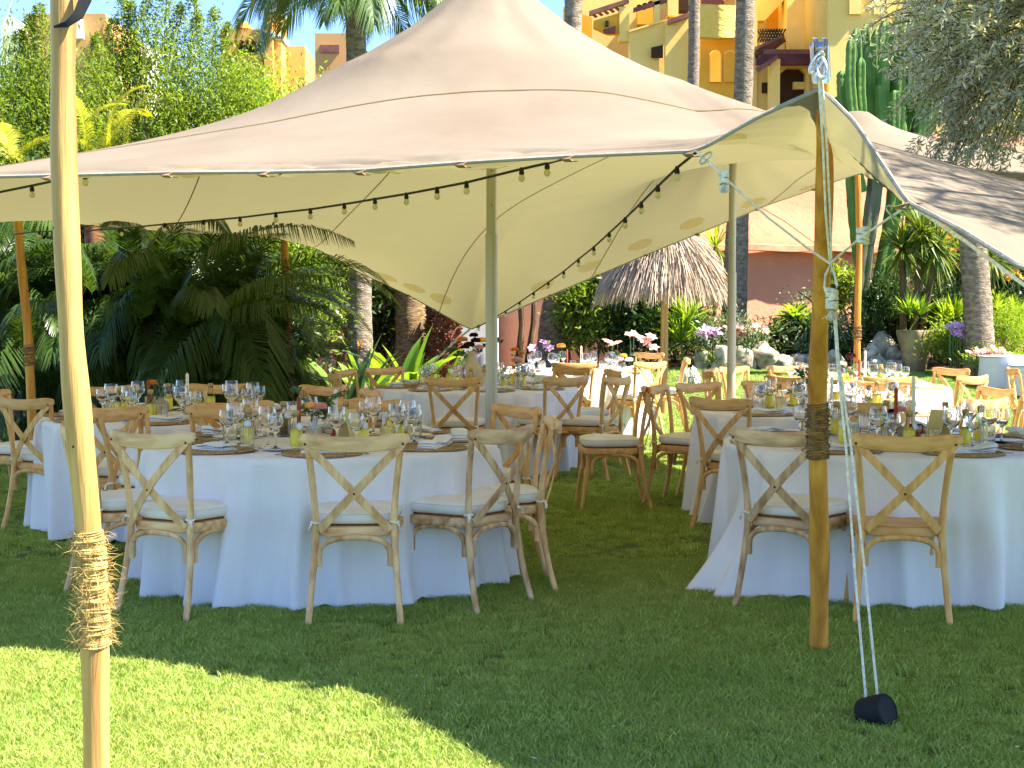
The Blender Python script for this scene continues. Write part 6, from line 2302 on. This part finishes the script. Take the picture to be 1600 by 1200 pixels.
# --- olive tree at the right, over the canopy
ol = empty('olive_tree', (4.35, 8.9, 0))
tag(ol, 'grey green olive tree hanging over the right end of the canopy', 'olive tree')
rr = random.Random(4)
parts, tips = [], []
oc = Vector((3.28, 8.5, 2.98)) - ol.location
limb((0, 0, -.05), (.02, .0, 1), 1.9, .13, 2, rr, parts, tips, 0)
limb(tips[0], (-.5, -.2, .8), .85, .08, 3, rr, parts, tips, 2, .5)
limb(tips[0], (.4, .1, .9), .8, .09, 3, rr, parts, tips, 2, .6)
limb(tips[0], (.05, -.9, .7), 2.6, .08, 3, rr, parts, tips, 3, .5)
limb(tips[0], (-.9, -.1, .5), .9, .06, 3, rr, parts, tips, 2, .45)
mb = MB()
for path, r_ in parts:
    mb.tube(path, r_, 6)
mb.build('trunk', M['bark'], ol)
RNG = np.random.default_rng(77)


def olive_branches(n, cfun, L0):
    """arching twigs carrying paired leaves"""
    TW = MB()
    Vs, Fs, off_ = [], [], 0
    for k in range(n):
        c, d = cfun(k)
        d = d / np.linalg.norm(d)
        L_ = L0 * RNG.uniform(.6, 1.2)
        path = [c]
        for q in range(6):
            d = d + np.array([0, 0, -.10]) + RNG.normal(size=3) * .10
            d /= np.linalg.norm(d)
            path.append(path[-1] + d * L_ / 6)
        P = np.array(path)
        TW.tube([tuple(p) for p in P], [.004 - .0005 * q for q in range(7)], 4)
        m = 34
        f = np.linspace(.08, 1, m)
        C = np.stack([np.interp(f, np.linspace(0, 1, 7), P[:, q]) for q in range(3)], 1)
        D = unit(np.gradient(P, axis=0))
        T_ = np.stack([np.interp(f, np.linspace(0, 1, 7), D[:, q]) for q in range(3)], 1)
        s_ = unit(np.cross(T_, RNG.normal(size=(m, 3))))
        V, F = leaf_quads(C, T_ * .55 + s_ * .8 + RNG.normal(size=(m, 3)) * .25, .052 * (.7 + .5 * RNG.random(m)), .0115, .3, .12)
        Vs.append(V); Fs.append(F + off_); off_ += len(V)
    return TW, np.concatenate(Vs), np.concatenate(Fs)


cr = np.array(oc)


def crown_fn(k):
    u = RNG.normal(size=3)
    u /= np.linalg.norm(u)
    if u[2] < -.6: u[2] *= -1
    R = np.array([.98, .95, .98]) * (.30 + .62 * RNG.random() ** .6)
    # lumpy outline
    R *= 1 + .16 * math.sin(u[0] * 7 + 1) * math.sin(u[2] * 6)
    c = cr + u * R
    d = u + np.array([-.1, -.1, -.15]) + RNG.normal(size=3) * .45
    return c, d


TW, V, F = olive_branches(2300, crown_fn, .40)
TW.build('twigs', M['bark'], ol)
tag(link('crown', fastmesh('crown', V, F, [M['lf_olive']], RNG.random(len(F))), ol))
TW, V, F = olive_branches(3200, lambda k: (np.array([.25, -2.6, 3.95]) + np.clip(RNG.normal(size=3), -1.3, 1.3) * [.95, 1.35, .5], RNG.normal(size=3)), .5)
link('shade_crown', fastmesh('shade_crown', V, F, [M['lf_olive']], RNG.random(len(F))), ol)  # unseen olive foliage added out of view to shade the right canopy wing

# --- flowers of the border
def flower_patch(label, spots, m_, r, n=7, name='border_flowers', cat='flowers', leaf='lf_dark'):
    b = at(*spots[0])
    bb = Vector((b.x, b.y, gz(b.x, b.y)))
    t = empty(name, bb)
    tag(t, label, cat)
    for k, sp in enumerate(spots):
        p = at(*sp) - bb
        MB().tube([(p.x * .8, p.y * .8, max(-.02, gz(*(bb + p).xy) - bb.z - .02)), (p.x, p.y, p.z * .6), tuple(p)], .006, 5).build('stem', M['leaf_euc'], t)
        # open star-shaped flower: six petals
        mb = MB()
        V, F = [], []
        q0 = random.random() * 6
        for q in range(6):
            a = q0 + q * PI / 3
            d = np.array([math.cos(a), math.sin(a), .55])
            s_ = np.array([-math.sin(a), math.cos(a), 0])
            o = len(V)
            V += [(0, 0, 0), tuple(d * r * .55 + s_ * r * .26), tuple(d * r * .9 + np.array([0, 0, -r * .25])), tuple(d * r * .55 - s_ * r * .26)]
            F.append((o, o + 1, o + 2, o + 3))
        me = fastmesh('bloom', V, F, [M[m_]], RNG.random(6))
        link('bloom', me, t, p, (random.uniform(.3, 1.3), 0, random.uniform(-1, 1)), random.uniform(.8, 1.2))


flower_patch('pale pink lilies in front of the shrubs left of the parasol post', [(957, 540, 23), (965, 537, 23.1), (950, 536, 23), (985, 525, 23.2), (1003, 533, 23), (1017, 528, 23), (1000, 530, 23), (1011, 534, 23), (990, 522, 23.1), (1020, 545, 23)], 'petal_pink', .11)
flower_patch('pink flower cluster below the second metal post', [(1150 + 13 * math.cos(k * 2.4) * (k / 14) ** .5 * 1.3, 520 + 11 * math.sin(k * 2.4) * (k / 14) ** .5 * 1.2, 23.3) for k in range(14)], 'petal_pink', .10)
flower_patch('lilac flower cluster left of the second metal post', [(1108 + 15 * math.cos(k * 2.4) * (k / 10) ** .5 * 1.3, 520 + 9 * math.sin(k * 2.4) * (k / 10) ** .5, 23.2) for k in range(10)], 'petal_lilac', .10)
flower_patch('pink flower cluster right of the second metal post', [(1180 + 14 * math.cos(k * 2.4) * (k / 10) ** .5 * 1.3, 515 + 8 * math.sin(k * 2.4) * (k / 10) ** .5, 23.4) for k in range(9)], 'petal_pink', .09)
flower_patch('lilac flowers at the foot of the stout palm trunk', [(1500 + 20 * math.cos(k * 2.4) * (k / 14) ** .5, 516 + 11 * math.sin(k * 2.4) * (k / 14) ** .5, 22.0) for k in range(14)], 'petal_lilac', .10)
flower_patch('pale pink ground flowers along the lawn at the right', [(1545 + 34 * math.cos(k * 2.4) * (k / 26) ** .5, 553 + 8 * math.sin(k * 2.4) * (k / 26) ** .5, 21.4) for k in range(26)], 'petal_pink', .07)
flower_patch('white flowers before the border right of the parasol post', [(1078 + 14 * math.cos(k * 2.4) * (k / 12) ** .5, 590 + 12 * math.sin(k * 2.4) * (k / 12) ** .5, 20.6) for k in range(12)], 'petal_white', .09)
flower_patch('pale lilies glimpsed between the palms and the wooden pole', [(330, 562, 17.5), (336, 568, 17.5), (375, 562, 17.5), (382, 560, 17.5), (370, 556, 17.5), (345, 560, 17.5), (325, 570, 17.5)], 'petal_white', .09)
flower_patch('purple flowers left of the leaning palm trunk base', [(832, 545, 24), (855, 540, 24), (850, 536, 24), (838, 552, 24), (745, 555, 24), (860, 546, 24)], 'petal_lilac', .10)
flower_patch('small red flowers among the leaves below the right canopy edge', [(1485 + 7 * k, 370 + 11 * ((k * 7) % 5), 25) for k in range(10)] + [(1560 + 8 * k, 425 + 6 * (k % 3), 24) for k in range(5)], 'petal_orange', .09)

# --- rocks edging the bank
def rock(label, px, py, Y_, w_, h_, seed):
    p = at(px, py, Y_)
    b = Vector((p.x, Y_, gz(p.x, Y_)))
    bm = bmesh.new()
    bmesh.ops.create_icosphere(bm, subdivisions=3, radius=1)
    rg = random.Random(seed)
    o1, o2 = [Vector((rg.random() * 9, rg.random() * 9, rg.random() * 9)) for _ in range(2)]
    from mathutils import noise as NZ
    for v in bm.verts:
        k = 1 + .45 * NZ.noise(v.co * 1.3 + o1) + .20 * NZ.noise(v.co * 3.1 + o2) + .08 * NZ.noise(v.co * 8 + o2)
        v.co = Vector((v.co.x * k * w_, v.co.y * k * w_ * .8, v.co.z * k * h_))
    me = bpy.data.meshes.new('rock')
    bm.to_mesh(me)
    bm.free()
    me.materials.append(M['stone'])
    me.polygons.foreach_set("use_smooth", [True] * len(me.polygons))
    o = link('rock', me, None, (b.x, b.y, b.z + h_ * .45), (0, 0, rg.random() * 6))
    tag(o, label, 'rock', 'rocks edging the planted bank')


rk = [(1100, 563, 23.3, .22, .2, 'pale rock at the left of the border edge under the metal post'), (1128, 566, 23.2, .26, .26, 'tall pale rock beside the second metal post'), (1160, 568, 23.2, .22, .22, 'pale rock right of the second metal post'),
      (1195, 565, 23.3, .30, .26, 'broad mossy rock before the dark shrub'), (1225, 572, 23.2, .2, .15, 'low dark rock below the agave'), (1252, 568, 23.3, .2, .16, 'grey rock below the grassy clump'), (1280, 570, 23.2, .22, .2, 'grey rock just behind the orange front pole'),
      (1300, 566, 23.2, .2, .2, 'rock right of the orange front pole'), (1362, 545, 23.3, .22, .26, 'upright grey rock left of the back slim pole'), (1380, 538, 23.5, .24, .34, 'tallest grey rock by the cactus foot'),
      (1398, 548, 23.3, .2, .24, 'round grey rock left of the stone planter'), (1412, 552, 23.2, .16, .18, 'small rock touching the stone planter'), (1370, 558, 23.0, .2, .14, 'low rock in the front of the cactus rocks'), (1395, 560, 22.9, .18, .12, 'lowest rock before the stone planter'),
      (380, 600, 18.2, .35, .2, 'dark rock behind the left back table'), (420, 606, 18.0, .3, .2, 'dark rock left of the wooden pole in the palms'), (345, 603, 18.3, .3, .18, 'dark rock left of the others in the shade'), (480, 612, 17.8, .3, .2, 'dark rock right of the wooden pole in the palms')]
for k, (px, py, Y_, w_, h_, lb) in enumerate(rk):
    rock(lb, px, py, Y_, w_, h_, 500 + k)

# carved stone planter
pp = gpos(1430, 22.9)
pl = empty('stone_planter', pp)
tag(pl, 'rough carved stone planter with one sloping side beside the cactus rocks', 'planter')
mb = MB()
prof = [(.16, -.05), (.18, .12), (.21, .30), (.26, .46), (.285, .58), (.28, .63), (.24, .62), (.22, .52), (.001, .50)]
mb.lathe(prof, 28, fr=lambda a, i: 1 + .07 * math.sin(2 * a + .5) + .04 * math.sin(5 * a + i) + .015 * math.sin(11 * a + 2 * i))
mb.build('stone_body', M['stone_pot'], pl)

# --- thatched parasol
tp = gpos(1037, 19.2)
th = empty('thatched_parasol', tp)
tag(th, 'straw thatched parasol on a pale wooden post above the far table', 'parasol')
s19 = FPX / 19.2
ztop = CAM_H + (486 - 352) / s19 - tp.z
zrim = CAM_H + (486 - 432) / s19 - tp.z
MB().tube([(0, 0, -.05), (.01, 0, 1.2), (0, 0, ztop - .1)], [.055, .05, .045], 12).build('post', M['pole_pale'], th)
Rr = .72
MB().lathe([(Rr * .96, zrim - .02), (Rr * .75, zrim + .22), (.4, ztop - .16), (.02, ztop), (.02, ztop - .05), (.4, ztop - .24), (Rr * .72, zrim + .14), (Rr * .93, zrim - .04)], 40).build('thatch_base', M['straw'], th)
for k in range(8):
    a = k * PI / 4
    MB().tube([(0, 0, ztop - .15), (math.cos(a) * Rr * .85, math.sin(a) * Rr * .85, zrim + .02)], .015, 6).build('rib', M['bark'], th)
RNG = np.random.default_rng(8)
n = 16000
a = RNG.random(n) * 2 * PI
f = RNG.random(n) ** .6
cone_r = f * Rr
cone_z = np.interp(f, [0, .45, .8, 1], [ztop, ztop - .17, zrim + .2, zrim])
dr = np.stack([np.cos(a), np.sin(a), np.zeros(n)], 1)
tl = np.interp(f, [0, .5, 1], [-.25, -.55, -1.5])
P0 = dr * cone_r[:, None] + np.stack([np.zeros(n), np.zeros(n), cone_z + .02 * RNG.random(n)], 1)
clump = np.sin(a * 23) * .5 + np.sin(a * 61) * .3
D = unit(dr + np.array([0, 0, 1]) * (tl[:, None]) + RNG.normal(size=(n, 3)) * .13)
L_ = .20 + .20 * RNG.random(n) * (1 + .4 * clump)
sd = unit(np.cross(D, RNG.normal(size=(n, 3))))
P1 = P0 + D * (L_ * .55)[:, None]
P2 = P0 + D * L_[:, None] + np.array([0, 0, -1]) * (L_ * .25)[:, None]
w0 = .0055
V = np.stack([P0 - sd * w0, P0 + sd * w0, P1 + sd * w0, P1 - sd * w0, P2 + sd * .0025, P2 - sd * .0025], 1).reshape(-1, 3)
i0 = np.arange(n) * 6
F = np.concatenate([np.stack([i0, i0 + 1, i0 + 2, i0 + 3], 1), np.stack([i0 + 3, i0 + 2, i0 + 4, i0 + 5], 1)])
rn = RNG.random(n)
tag(link('thatch_straw', fastmesh('thatch_straw', V, F, [M['straw']], np.concatenate([rn, rn])), th), kind='stuff')
